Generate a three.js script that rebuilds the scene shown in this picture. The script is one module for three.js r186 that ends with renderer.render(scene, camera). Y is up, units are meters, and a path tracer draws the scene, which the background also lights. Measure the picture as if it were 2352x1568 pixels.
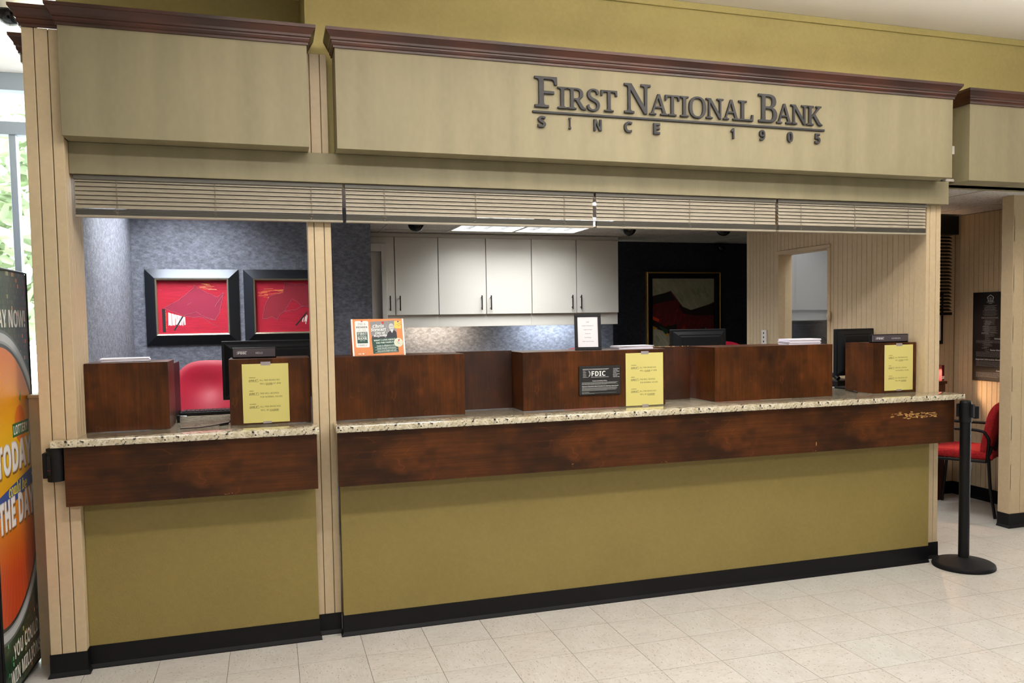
import * as THREE from 'three';
import { RoundedBoxGeometry } from 'three/addons/geometries/RoundedBoxGeometry.js';
import { TextGeometry } from 'three/addons/geometries/TextGeometry.js';
import { FontLoader } from 'three/addons/loaders/FontLoader.js';
import { mergeGeometries, toCreasedNormals } from 'three/addons/utils/BufferGeometryUtils.js';
import { RectAreaLightUniformsLib } from 'three/addons/lights/RectAreaLightUniformsLib.js';
RectAreaLightUniformsLib.init();

// ---------------------------------------------------------------- camera, sky, exposure
const scene = new THREE.Scene();
const W = 2352, H = 1568;
const camera = new THREE.PerspectiveCamera(44.866, W / H, 0.05, 80);
{
  const yaw = THREE.MathUtils.degToRad(17.689), pitch = THREE.MathUtils.degToRad(-3.128), roll = THREE.MathUtils.degToRad(-0.85);
  const f = new THREE.Vector3(Math.sin(yaw) * Math.cos(pitch), Math.sin(pitch), -Math.cos(yaw) * Math.cos(pitch));
  const r = new THREE.Vector3(Math.cos(yaw), 0, Math.sin(yaw)), u = new THREE.Vector3().crossVectors(r, f);
  camera.up.copy(u).multiplyScalar(Math.cos(roll)).addScaledVector(r, -Math.sin(roll));
  camera.position.set(0.4773, 1.5544, 4.1935);
  camera.lookAt(camera.position.clone().add(f));
  camera.setViewOffset(W, H, -50.57, -54.93, W, H);
}
const renderer = new THREE.WebGLRenderer({ antialias: true });
renderer.toneMapping = THREE.LinearToneMapping;
renderer.toneMappingExposure = 0.93;
renderer.shadowMap.enabled = true;
scene.background = new THREE.Color(0.86, 0.94, 1.0);   // overcast daylight outside the shop window
scene.backgroundIntensity = 11;
const STORE_LIGHT = 32, STORE_UP = 1.5, TELLER_LIGHT = 30;
const WARM = new THREE.Color(1.0, 0.99, 0.975), COOL = new THREE.Color(0.95, 0.98, 1.0);

// ---------------------------------------------------------------- helpers
let seed = 7;
const rnd = () => { seed = (seed * 1664525 + 1013904223) >>> 0; return seed / 4294967296; };
const rr = (a, b) => a + (b - a) * rnd();
const used = {};
function numbered(n) { const k = used[n] = (used[n] ?? -1) + 1; return k ? `${n}_${String(k).padStart(3, '0')}` : n; }
function meta(o, label, category, group, kind) {
  if (label) o.userData.label = label;
  if (category) o.userData.category = category;
  if (group) o.userData.group = group;
  if (kind) o.userData.kind = kind;
  return o;
}
function shade(o) { o.castShadow = true; o.receiveShadow = true; return o; }
function mesh(name, geo, mat, parent = scene) {
  const g = Array.isArray(geo) ? merge(geo) : geo;
  const m = shade(new THREE.Mesh(g, mat));
  m.name = parent === scene ? numbered(name) : name;
  parent.add(m); return m;
}
function thing(name, label, category, pos = [0, 0, 0], turn = 0, group, kind) {
  const o = new THREE.Group(); o.name = numbered(name); scene.add(o);
  o.position.set(...pos); o.rotation.y = turn;
  return meta(o, label, category, group, kind);
}
const structure = (name, label) => { const o = thing(name, label, null); o.userData.kind = 'structure'; return o; };
function merge(list) {
  return mergeGeometries(list.map((g) => { const q = g.index ? g.toNonIndexed() : g; for (const k of Object.keys(q.attributes)) if (!['position', 'normal', 'uv'].includes(k)) q.deleteAttribute(k); return q; }));
}
// planar uv in metres, by the way each face points
function muv(g, ox = 0, oy = 0) {
  const q = g.index ? g.toNonIndexed() : g, p = q.attributes.position, n = q.attributes.normal, uv = new Float32Array(p.count * 2);
  for (let i = 0; i < p.count; i += 3) {
    const ax = Math.abs(n.getX(i) + n.getX(i + 1) + n.getX(i + 2)), ay = Math.abs(n.getY(i) + n.getY(i + 1) + n.getY(i + 2)), az = Math.abs(n.getZ(i) + n.getZ(i + 1) + n.getZ(i + 2));
    for (let k = i; k < i + 3; k++) {
      const x = p.getX(k), y = p.getY(k), z = p.getZ(k);
      uv[2 * k] = (ax >= ay && ax >= az ? z : x) + ox; uv[2 * k + 1] = (ay > ax && ay > az ? z : y) + oy;
    }
  }
  q.setAttribute('uv', new THREE.BufferAttribute(uv, 2)); return q;
}
// box by its bounds
function bb(x0, x1, y0, y1, z0, z1, r = 0) {
  const w = x1 - x0, h = y1 - y0, d = z1 - z0;
  const g = r ? new RoundedBoxGeometry(w, h, d, 1, Math.min(r, w / 2.01, h / 2.01, d / 2.01)) : new THREE.BoxGeometry(w, h, d);
  g.translate((x0 + x1) / 2, (y0 + y1) / 2, (z0 + z1) / 2);
  return muv(g);
}
function cyl(r, a, b, seg = 16, r2 = r) {
  const A = new THREE.Vector3(...a), B = new THREE.Vector3(...b), d = B.clone().sub(A);
  const g = new THREE.CylinderGeometry(r2, r, d.length(), seg);
  g.applyQuaternion(new THREE.Quaternion().setFromUnitVectors(new THREE.Vector3(0, 1, 0), d.clone().normalize()));
  g.translate(...A.add(B).multiplyScalar(0.5).toArray()); return g;
}
const tube = (pts, r, seg = 24, rad = 8) => new THREE.TubeGeometry(new THREE.CatmullRomCurve3(pts.map((p) => new THREE.Vector3(...p)), false, 'catmullrom', 0.15), seg, r, rad);
// moulding: profile (out, up) swept along a plan path [[x, z] ...] with mitred corners; the outside lies to the path's right when seen from above with z down
function sweep(path, profile, y0) {
  const n = path.length, dirs = [];
  for (let i = 0; i < n - 1; i++) { const dx = path[i + 1][0] - path[i][0], dz = path[i + 1][1] - path[i][1], l = Math.hypot(dx, dz); dirs.push([dx / l, dz / l]); }
  const nor = dirs.map(([dx, dz]) => [-dz, dx]);
  const off = path.map((p, i) => {
    const a = nor[Math.max(0, i - 1)], b = nor[Math.min(n - 2, i)], s = [a[0] + b[0], a[1] + b[1]], k = 2 / (s[0] * s[0] + s[1] * s[1]);
    return [s[0] * k, s[1] * k];
  });
  const pos = [];
  const P = (i, j) => [path[i][0] + off[i][0] * profile[j][0], y0 + profile[j][1], path[i][1] + off[i][1] * profile[j][0]];
  for (let i = 0; i < n - 1; i++) for (let j = 0; j < profile.length - 1; j++) { const a = P(i, j), b = P(i + 1, j), c = P(i + 1, j + 1), d = P(i, j + 1); pos.push(...a, ...b, ...c, ...a, ...c, ...d); }
  for (const [i, flip] of [[0, 1], [n - 1, 0]]) for (let j = 1; j < profile.length - 1; j++) { const t = [P(i, 0), P(i, j), P(i, j + 1)]; if (flip) t.reverse(); pos.push(...t[0], ...t[1], ...t[2]); }
  const g = new THREE.BufferGeometry(); g.setAttribute('position', new THREE.Float32BufferAttribute(pos, 3)); g.computeVertexNormals();
  g.setAttribute('uv', new THREE.Float32BufferAttribute(new Float32Array(pos.length / 3 * 2), 2));
  return muv(g);
}
// polygon in plan [[x, z] ...] extruded upwards
function slab(pts, y0, y1, bevel = 0.003) {
  const s = new THREE.Shape(pts.map(([x, z]) => new THREE.Vector2(x, -z)));
  const g = new THREE.ExtrudeGeometry(s, { depth: y1 - y0 - 2 * bevel, bevelEnabled: true, bevelSize: bevel, bevelThickness: bevel, bevelOffset: -bevel, bevelSegments: 2 });
  g.rotateX(-Math.PI / 2); g.translate(0, y0 + bevel, 0);
  return muv(toCreasedNormals(g, 0.6));
}

// ---------------------------------------------------------------- procedural textures
const noiseTab = Array.from({ length: 4096 }, () => rnd());
function vnoise(x, y, px, py) {   // tiling value noise
  const xi = Math.floor(x), yi = Math.floor(y), fx = x - xi, fy = y - yi, sx = fx * fx * (3 - 2 * fx), sy = fy * fy * (3 - 2 * fy);
  const h = (a, b) => noiseTab[((((a % px) + px) % px) * 57 + (((b % py) + py) % py) * 131) & 4095];
  return (h(xi, yi) * (1 - sx) + h(xi + 1, yi) * sx) * (1 - sy) + (h(xi, yi + 1) * (1 - sx) + h(xi + 1, yi + 1) * sx) * sy;
}
function fbm(u, v, fx, fy, oct = 4) { let s = 0, a = 0.5, t = 0; for (let o = 0; o < oct; o++) { s += a * vnoise(u * fx, v * fy, fx, fy); t += a; a *= 0.5; fx *= 2; fy *= 2; } return s / t; }
function texture(w, h, fn, srgb = true) {
  const d = new Uint8Array(w * h * 4);
  for (let j = 0; j < h; j++) for (let i = 0; i < w; i++) { const c = fn(i / w, j / h, i, j), k = (j * w + i) * 4; d[k] = c[0]; d[k + 1] = c[1]; d[k + 2] = c[2]; d[k + 3] = 255; }
  const t = new THREE.DataTexture(d, w, h); t.wrapS = t.wrapT = THREE.RepeatWrapping; t.magFilter = THREE.LinearFilter; t.minFilter = THREE.LinearMipmapLinearFilter; t.generateMipmaps = true;
  if (srgb) t.colorSpace = THREE.SRGBColorSpace; t.needsUpdate = true; return t;
}
const rep = (t, x, y = x) => { const c = t.clone(); c.repeat.set(x, y); c.needsUpdate = true; return c; };
const mixc = (a, b, t) => a.map((v, i) => v + (b[i] - v) * t);
const cl = (v) => Math.max(0, Math.min(1, v));
function canvasTexture(w, h, draw) {
  const c = document.createElement('canvas'); c.width = w; c.height = h; const g = c.getContext('2d'); draw(g, w, h);
  const t = new THREE.CanvasTexture(c); t.colorSpace = THREE.SRGBColorSpace; return t;
}

// painted boards: faint vertical brush and wash streaks, in metres: 2 m x 2 m
const streakT = rep(texture(512, 512, (u, v) => { const s = fbm(u, v, 24, 2, 4), f = fbm(u, v, 128, 64, 2); const k = 255 * (0.90 + 0.13 * (s - 0.5) + 0.04 * (f - 0.5) + 0.045); return [k, k, k]; }), 0.5);
const specT = rep(texture(256, 256, (u, v) => { const f = fbm(u, v, 64, 64, 3), b = fbm(u, v, 4, 4, 3); const k = 255 * (0.96 + 0.06 * (f - 0.5) + 0.05 * (b - 0.5)); return [k, k, k]; }), 1.0);
const fineBump = rep(texture(256, 256, (u, v) => { const k = 255 * fbm(u, v, 90, 90, 2); return [k, k, k]; }, false), 2.2);
function woodTexture(vertical) {
  return texture(512, 512, (u0, v0) => {
    const u = vertical ? u0 : v0, v = vertical ? v0 : u0;
    const warp = fbm(u, v, 5, 2, 4) * 6 + fbm(u, v, 22, 14, 3) * 0.7;
    const ring = Math.abs(((u * 6 + warp) % 1) - 0.5) * 2, line = cl((ring - 0.93) * 14), patch = cl((fbm(u + 0.31, v + 0.17, 6, 5, 3) - 0.46) * 5);
    const grain = fbm(u, v, 150, 5, 3), blotch = fbm(u, v, 6, 5, 4);
    let c = mixc([44, 22, 9], [94, 50, 17], cl(0.42 + 1.5 * (blotch - 0.5) + 0.55 * (grain - 0.5)));
    c = mixc(c, [136, 72, 30], line * patch * 0.42);
    c = mixc(c, [112, 58, 24], cl((fbm(u + 0.6, v, 11, 9, 3) - 0.6) * 3.5) * 0.5);
    return mixc(c, [30, 14, 9], cl((fbm(u, v + 0.4, 10, 8, 3) - 0.64) * 4) * 0.6);
  });
}
const woodV = rep(woodTexture(true), 1.3), woodH = rep(woodTexture(false), 1.1);
const crownT = rep(texture(512, 64, (u, v) => { const g = fbm(u, v, 8, 32, 4), b = fbm(u, v, 6, 2, 3); return mixc([40, 19, 13], [84, 43, 27], cl(0.2 + 1.1 * (b - 0.3) + 0.5 * (g - 0.5))); }), 0.7, 4);
const graniteT = rep(texture(512, 512, (u, v, i, j) => {
  const a = fbm(u, v, 22, 22, 4), b = fbm(u, v, 60, 60, 3), d = fbm(u + 0.37, v + 0.11, 34, 34, 3), e = fbm(u, v, 9, 9, 3);
  let c = mixc([196, 184, 156], [226, 217, 196], cl((a - 0.3) * 2.2));
  c = mixc(c, [168, 148, 108], cl((e - 0.52) * 4) * 0.55);
  c = mixc(c, [120, 114, 102], cl((b - 0.6) * 6) * 0.7);
  return mixc(c, [40, 38, 36], cl((d - 0.66) * 12) * 0.95);
}), 2.6);
const fabricT = rep(texture(512, 512, (u, v) => { const k = fbm(u, v, 40, 70, 4), f = fbm(u, v, 160, 256, 2), t = cl(0.5 + 1.0 * (k - 0.5) + 0.55 * (f - 0.5)); return mixc([84, 87, 97], [138, 142, 156], t); }), 1.1);
const fabricB = rep(texture(256, 256, (u, v) => { const k = 255 * fbm(u, v, 60, 90, 3); return [k, k, k]; }, false), 3);
const redFabricT = rep(texture(256, 256, (u, v) => { const k = fbm(u, v, 70, 70, 2), b = fbm(u, v, 12, 30, 3); return mixc([120, 8, 16], [196, 26, 34], cl(0.5 + 1.2 * (k - 0.5) + 0.6 * (b - 0.5))); }), 4);
function tileTexture() {   // vinyl tile with short flecks along one way
  const w = 256, px = new Float32Array(w * w * 3);
  const base = [201 + rr(-1.5, 1.5), 196 + rr(-1.5, 1.5), 188 + rr(-2, 2)];
  for (let j = 0; j < w; j++) for (let i = 0; i < w; i++) { const u = i / w, v = j / w, f = (fbm(u, v, 10, 40, 4) - 0.5) * 16 + (fbm(u, v, 3, 3, 2) - 0.5) * 9; for (let k = 0; k < 3; k++) px[(j * w + i) * 3 + k] = base[k] + f * (1 + 0.12 * k); }
  for (let n = 0; n < 210; n++) {
    const x = rnd() * w, y = rnd() * w, l = rr(2, 9), th = rr(0.5, 1.5), a = rr(-0.35, 0.35), dark = rnd() < 0.62, s = dark ? rr(-85, -30) : rr(8, 20);
    for (let t = 0; t < l; t += 0.5) for (let q = 0; q < th; q += 0.6) { const X = Math.floor(x + Math.cos(a) * t) & 255, Y = Math.floor(y + Math.sin(a) * t + q) & 255; for (let k = 0; k < 3; k++) px[(Y * w + X) * 3 + k] += s * (0.42 + 0.1 * k); }
  }
  return texture(w, w, (u, v, i, j) => [0, 1, 2].map((k) => Math.max(0, Math.min(255, px[(j * w + i) * 3 + k]))));
}
const ceilT = rep(texture(256, 256, (u, v) => { const f = fbm(u, v, 70, 70, 3); const k = f > 0.66 ? 150 : 205 + 30 * (f - 0.5); return [k, k * 0.98, k * 0.95]; }), 1.64);

// ---------------------------------------------------------------- materials
const std = (o) => new THREE.MeshStandardMaterial({ roughness: 0.6, ...o });
const phys = (o) => new THREE.MeshPhysicalMaterial({ roughness: 0.6, ...o });
const M = {
  khaki: std({ color: '#93896b', map: streakT, roughness: 0.62 }),
  olive: std({ color: '#8f7d43', map: specT, roughness: 0.55, bumpMap: fineBump, bumpScale: 0.0006 }),
  upper: std({ color: '#c0b06e', map: specT, roughness: 0.6, bumpMap: fineBump, bumpScale: 0.0006 }),
  beige: std({ color: '#cfb996', map: specT, roughness: 0.45 }),
  groove: std({ color: '#7d6a4a', roughness: 0.8 }),
  crown: std({ color: '#ffffff', map: crownT, roughness: 0.32 }),
  woodV: phys({ color: '#ffffff', map: woodV, roughness: 0.34, specularIntensity: 0.55 }),
  woodH: phys({ color: '#ffffff', map: woodH, roughness: 0.34, specularIntensity: 0.55 }),
  woodDark: std({ color: '#c9b6ae', map: woodV, roughness: 0.42 }),
  granite: new THREE.MeshPhysicalMaterial({ color: '#ffffff', map: graniteT, roughness: 0.12, clearcoat: 0.5, clearcoatRoughness: 0.05 }),
  black: phys({ color: '#0b0b0d', roughness: 0.42, specularIntensity: 0.55 }),
  blackMatt: phys({ color: '#0e0d0e', roughness: 0.7, specularIntensity: 0.5 }),
  vinyl: phys({ color: '#0d0d10', roughness: 0.42, specularIntensity: 0.5 }),
  fabric: std({ color: '#ffffff', map: fabricT, roughness: 0.95, bumpMap: fabricB, bumpScale: 0.0012 }),
  fabricShaded: std({ color: '#6a6b70', map: fabricT, roughness: 0.95, bumpMap: fabricB, bumpScale: 0.0012 }),  // same fabric as the lit walls, shade put into its colour
  white: std({ color: '#d9d4cc', roughness: 0.55 }),
  offwhite: std({ color: '#e3ded6', roughness: 0.6 }),
  cabinet: std({ color: '#d6d1c8', roughness: 0.42 }),
  ceil: std({ color: '#ffffff', map: ceilT, roughness: 0.9 }),
  tbar: std({ color: '#c9c2ba', roughness: 0.5 }),
  storeCeil: std({ color: '#faf3ea', roughness: 0.85 }),
  storeWall: std({ color: '#8f8676', roughness: 0.8 }),
  letter: phys({ color: '#343335', roughness: 0.5, specularIntensity: 0.6 }),
  blind: std({ color: '#9a9180', roughness: 0.3 }),
  blindDark: std({ color: '#5c5850', roughness: 0.4 }),
  cord: std({ color: '#7d756a', roughness: 0.8 }),
  handle: std({ color: '#2c2a29', roughness: 0.35, metalness: 0.7 }),
  red: phys({ color: '#8f0a26', roughness: 0.42, specularIntensity: 0.5 }),
  redFabric: std({ color: '#ffffff', map: redFabricT, roughness: 0.95 }),
  monitor: phys({ color: '#101115', roughness: 0.45, specularIntensity: 0.5 }),
  paper: std({ color: '#e9e4ee', roughness: 0.7 }),
  tape: std({ color: '#b9b0b4', roughness: 0.25, transparent: true, opacity: 0.55 }),
  frameMetal: std({ color: '#3d4046', roughness: 0.3, metalness: 0.75 }),
  gold: std({ color: '#b98f4a', roughness: 0.35, metalness: 0.8 }),
  glass: new THREE.MeshPhysicalMaterial({ color: '#ffffff', transmission: 1, thickness: 0, roughness: 0.02, ior: 1.5 }),
  alu: std({ color: '#a4aeba', roughness: 0.4, metalness: 0.4 }),
  dome: std({ color: '#0b0b0d', roughness: 0.08 }),
  grey: std({ color: '#8f9296', roughness: 0.7 }),
  chip: std({ color: '#c89a5a', roughness: 0.8 }),
  louvre: std({ color: '#8d8d8c', roughness: 0.35, metalness: 0.6 }),
  glow: std({ color: '#ffffff', emissive: '#fffaf0', emissiveIntensity: 2.2 }),
  glowCool: std({ color: '#ffffff', emissive: '#f4fbff', emissiveIntensity: 1.6 }),
};

// ---------------------------------------------------------------- the setting: floor, ceilings, walls
{ // floor of vinyl tiles
  const floor = structure('floor', 'cream vinyl tile floor with small brown flecks');
  mesh('slab', bb(-4, 10, -0.2, -0.004, -4.3, 8), std({ color: '#5e5548', roughness: 0.9 }), floor);
  const T = 0.3048, X0 = 0.8619, Z0 = 0.3385, variants = [0, 1, 2, 3].map(() => std({ map: tileTexture(), roughness: 0.3 }));
  const tg = [0, 1].map((turn) => { const g = new THREE.BoxGeometry(T - 0.002, 0.004, T - 0.002); if (turn) { const uv = g.attributes.uv; for (let i = 0; i < uv.count; i++) uv.setXY(i, uv.getY(i), 1 - uv.getX(i)); } return g; });
  const rest = [[], []];
  for (let i = -16; i < 30; i++) for (let k = -9; k < 25; k++) {
    const x = X0 + (i + 0.5) * T, z = Z0 + (k + 0.5) * T;
    if (x < -3.9 || x > 9.9 || z > 7.8) continue;
    const behindCounter = z < -0.16 && x < 4.4 && x > -0.45;
    if (behindCounter) continue;
    const near = x > -1.1 && ((x < 4.4 && z > -0.16 && z < 1.5) || (x >= 4.3 && x < 6.2 && z > -1.65 && z < 1.0));
    if (near) { const m = mesh('tile', tg[(i + k) & 1], variants[Math.floor(rnd() * 4)], floor); m.position.set(x, -0.002 + rr(-0.0002, 0.0002), z); }
    else rest[(i + k) & 1].push(tg[(i + k) & 1].clone().translate(x, -0.002, z));
  }
  const far = mesh('tile_field', [...rest[0], ...rest[1]], variants[0], floor); far.userData.kind = 'stuff';
}
{ // store ceiling and the ceiling over the tellers
  const c = structure('ceiling', 'plain white store ceiling');
  mesh('panel', bb(-4, 10, 3.32, 3.45, -0.7, 8), M.storeCeil, c);
  mesh('panel', bb(-4, -0.5, 3.32, 3.45, -2.6, -0.7), M.storeCeil, c);
}
function tileCeiling(name, label, x0, x1, z0, z1, y, holes, ox, oz, see) {
  const c = structure(name, label), S = 0.61, bars = [], xs = [], zs = [];
  mesh('deck', bb(x0, x1, y + 0.17, y + 0.22, z0, z1), M.white, c);
  for (let x = ox; x <= x1 + 1e-6; x += S) if (x >= x0 - 1e-6) xs.push(x);
  for (let z = oz; z <= z1 + 1e-6; z += S) if (z >= z0 - 1e-6) zs.push(z);
  for (const x of xs) bars.push(bb(Math.max(x0, x - 0.011), Math.min(x1, x + 0.011), y - 0.001, y + 0.02, z0, z1));
  for (const z of zs) bars.push(bb(x0, x1, y - 0.001, y + 0.02, Math.max(z0, z - 0.011), Math.min(z1, z + 0.011)));
  const hole = (x, z) => holes.some(([a, b, cc, d]) => x > a && x < b && z > cc && z < d);
  const keep = bars.filter((b) => { b.computeBoundingBox(); return true; });
  // bars are cut where a light sits by building them tile by tile
  const cut = [];
  const X = [x0, ...xs.filter((x) => x > x0 + 0.02 && x < x1 - 0.02), x1], Z = [z0, ...zs.filter((z) => z > z0 + 0.02 && z < z1 - 0.02), z1];
  for (let i = 0; i < X.length - 1; i++) for (let k = 0; k < Z.length - 1; k++) {
    const a = X[i], b = X[i + 1], d = Z[k], e = Z[k + 1], mx = (a + b) / 2, mz = (d + e) / 2;
    if (hole(mx, mz)) continue;
    mesh('tile', bb(a + 0.004, b - 0.004, y + 0.004, y + 0.016, d + 0.004, e - 0.004), M.ceil, c);
    cut.push(bb(a, a + 0.011, y, y + 0.012, d, e), bb(b - 0.011, b, y, y + 0.012, d, e), bb(a, b, y, y + 0.012, d, d + 0.011), bb(a, b, y, y + 0.012, e - 0.011, e));
  }
  mesh('grid', cut, M.tbar, c);
  return c;
}
const CY = 2.385;
const troffers = [[2.08, 2.69, -3.33, -2.11, 1], [2.69, 3.30, -3.33, -2.11, 2], [-0.335, 0.275, -1.84, -0.62, 0], [4.53, 5.14, -1.45, -0.84, 3], [2.69, 3.30, -1.5, -0.28, 4]];  // last entry is fill light added for the teller room, out of view
tileCeiling('ceiling', 'suspended tile ceiling over the short counter', -0.4, 0.885, -2.0, -0.1, CY, [troffers[2]], -0.335, -1.84, null);
tileCeiling('ceiling', 'suspended tile ceiling over the teller area', 0.885, 4.4, -4.05, -0.1, CY, [troffers[0], troffers[1], troffers[4]], 0.86, -3.94, null);
tileCeiling('ceiling', 'suspended tile ceiling before the shaded fabric wall', 4.4, 7, -4.05, -2.15, CY, [], 4.545, -3.94, null);
tileCeiling('ceiling', 'suspended tile ceiling behind the glass doorway', 4.51, 5.4, -2.05, -1.5, CY, [], 4.53, -2.06, null);
tileCeiling('ceiling', 'suspended tile ceiling of the side office', 4.51, 8, -1.5, 0.0, CY, [[4.53, 5.14, -1.45, -0.84]], 4.53, -1.45, null);

// walls
meta(mesh('wall_upper', [bb(0.687, 10, 2.374, 3.32, -0.15, -0.055), bb(0.687, 0.787, 2.374, 3.32, -0.7, -0.15)], M.upper), 'olive painted wall above the sign boxes', null, null, 'structure');
meta(mesh('wall_upper_recess', bb(-0.5, 0.687, 2.42, 3.32, -0.7, -0.6), M.upper), 'recessed olive wall above the short sign box', null, null, 'structure');
meta(mesh('trim_1', bb(0.687, 10, 3.282, 3.3195, -0.055, -0.04, 0.003), M.upper), 'olive trim board under the store ceiling', null, null, 'structure');
meta(mesh('wall_left', bb(-0.5, -0.4, 0, 2.6, -2.1, -0.2), M.fabric), 'grey fabric side wall of the teller area', null, null, 'structure');
meta(mesh('wall_back_left', bb(-0.4, 1.206, 0, 2.6, -2.1, -2.0), M.fabric), 'grey fabric wall behind the two red paintings', null, null, 'structure');
meta(mesh('wall_back', [bb(0.9, 3.93, 0, 2.6, -3.97, -3.87), bb(0.9, 1.0, 0, 2.6, -3.87, -2.1)], M.fabric), 'grey fabric wall under the white cabinets', null, null, 'structure');
meta(mesh('wall_back_right', [bb(3.83, 7.1, 0, 2.6, -4.15, -4.05)], M.fabricShaded), 'fabric wall behind the framed abstract, colour darkened for shade', null, null, 'structure');
meta(mesh('wall_far_right', bb(7, 7.1, 0, 2.6, -4.05, -2.15), M.fabricShaded), 'fabric end wall of the teller area, colour darkened for shade', null, null, 'structure');
meta(mesh('wall_office_back', [bb(4.51, 7.1, 0, 2.6, -2.15, -2.05), bb(5.4, 5.5, 0, 2.6, -2.05, -1.6)], M.grey), 'grey wall seen through the doorway', null, null, 'structure');
meta(mesh('wall_store_back', bb(-4, 10, 0, 3.32, 8, 8.1), M.storeWall), 'pale store wall opposite the bank counter', null, null, 'structure');
meta(mesh('wall_store_left', bb(-4.1, -4, 0, 3.32, -2.6, 8), M.storeWall), 'pale store side wall beyond the entrance', null, null, 'structure');
meta(mesh('wall_store_right', bb(10, 10.1, 0, 3.32, -0.15, 8), M.storeWall), 'pale store side wall beyond the office', null, null, 'structure');

// vertical boards with open joints on a recessed backing
function boards(root, from, to, width, place, mat = M.beige) {
  const n = Math.max(1, Math.round((to - from) / width)), w = (to - from) / n;
  for (let i = 0; i < n; i++) for (const [y0, y1] of place.spans(from + (i + 0.5) * w)) mesh('plank', place.box(from + i * w + 0.0012, from + (i + 1) * w - 0.0012, y0, y1), mat, root);
}
{ // beadboard wall with the doorway
  const w = structure('wall_right', 'beige beadboard wall with a tall doorway'), d0 = -1.584, d1 = -0.947, top = 2.06;
  mesh('backing', [bb(4.41, 4.50, 0, 2.6, -2.05, d0), bb(4.41, 4.50, 0, 2.6, d1, -0.1), bb(4.41, 4.50, top, 2.6, d0, d1)], M.groove, w);
  boards(w, -2.05, -0.1, 0.0506, { spans: (z) => (z > d0 - 0.01 && z < d1 + 0.01 ? [[top + 0.02, 2.385]] : [[0.1, 2.385]]), box: (a, b, y0, y1) => bb(4.40, 4.412, y0, y1, a, b, 0.0022) });
  mesh('door_casing', [bb(4.39, 4.52, 0, top, d0 - 0.018, d0 + 0.012, 0.003), bb(4.39, 4.52, 0, top, d1 - 0.012, d1 + 0.018, 0.003), bb(4.39, 4.52, top - 0.012, top + 0.018, d0 - 0.018, d1 + 0.018, 0.003)], M.beige, w);
}
meta(mesh('window_1', bb(4.45, 4.456, 0.02, 2.045, -1.57, -0.962), M.glass), 'clear glass panel standing in the beadboard doorway', null, null, 'structure');
{ // office walls with beadboard
  const w = structure('wall_office_right', 'beige beadboard wall behind the black notice board');
  mesh('backing', bb(6.112, 6.2, 0, 2.6, -1.6, -0.5), M.groove, w);
  boards(w, -1.5, -0.5, 0.0506, { spans: () => [[0.105, 2.385]], box: (a, b, y0, y1) => bb(6.1, 6.113, y0, y1, a, b, 0.0022) });
  const q = structure('wall_office_end', 'beige beadboard end wall of the side office');
  mesh('backing', bb(5.4, 6.2, 0, 2.6, -1.6, -1.512), M.groove, q);
  boards(q, 5.4, 6.1, 0.0506, { spans: () => [[0.105, 2.385]], box: (a, b, y0, y1) => bb(a, b, y0, y1, -1.513, -1.5, 0.0022) });
  const c = structure('wall_office_front', 'beige boarded column beside the office entrance');
  mesh('backing', bb(5.545, 7.5, 0.0, 2.6, -0.5, -0.412), M.groove, c);
  mesh('end_board', bb(5.532, 5.546, 0.1, 2.6, -0.5, -0.4, 0.003), M.beige, c);
  boards(c, 5.535, 6.6, 0.0506 * 2, { spans: () => [[0.1, 2.6]], box: (a, b, y0, y1) => bb(a, b, y0, y1, -0.413, -0.4, 0.0022) });
}
// black vinyl cove base: (out, up)
const COVE = [[0, 0.104], [0.003, 0.104], [0.004, 0.02], [0.012, 0.004], [0.013, 0], [0, 0]].reverse();
const cove = (name, label, path) => meta(mesh(name, sweep(path, COVE, 0), M.vinyl), label, null, null, 'structure');
cove('baseboard_left', 'black vinyl base under the short counter wall', [[-0.346, 0.058], [0.667, 0.058], [0.667, 0.0]]);
cove('baseboard_right', 'black vinyl base under the long counter wall', [[0.786, 0.0], [0.786, 0.058], [4.378, 0.058]]);
cove('baseboard_pilaster', 'black vinyl base wrapping the wide pilaster', [[-0.491, -0.2], [-0.491, 0.115], [-0.3466, 0.115], [-0.3466, 0.06]]);
cove('baseboard_post', 'black vinyl base of the narrow middle post', [[0.6684, 0.0], [0.7794, 0.0]]);
cove('baseboard_column', 'black vinyl base of the end column', [[4.38, 0.0], [4.504, 0.0], [4.504, -0.1]]);
cove('baseboard_office_side', 'black vinyl base along the office beadboard wall', [[6.1, -1.5], [6.1, -0.5]]);
cove('baseboard_office_end', 'black vinyl base along the office end wall', [[5.4, -1.5], [6.1, -1.5]]);
cove('baseboard_office_front', 'black vinyl base of the office entrance column', [[5.532, -0.5], [5.532, -0.4], [7.5, -0.4]]);

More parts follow.
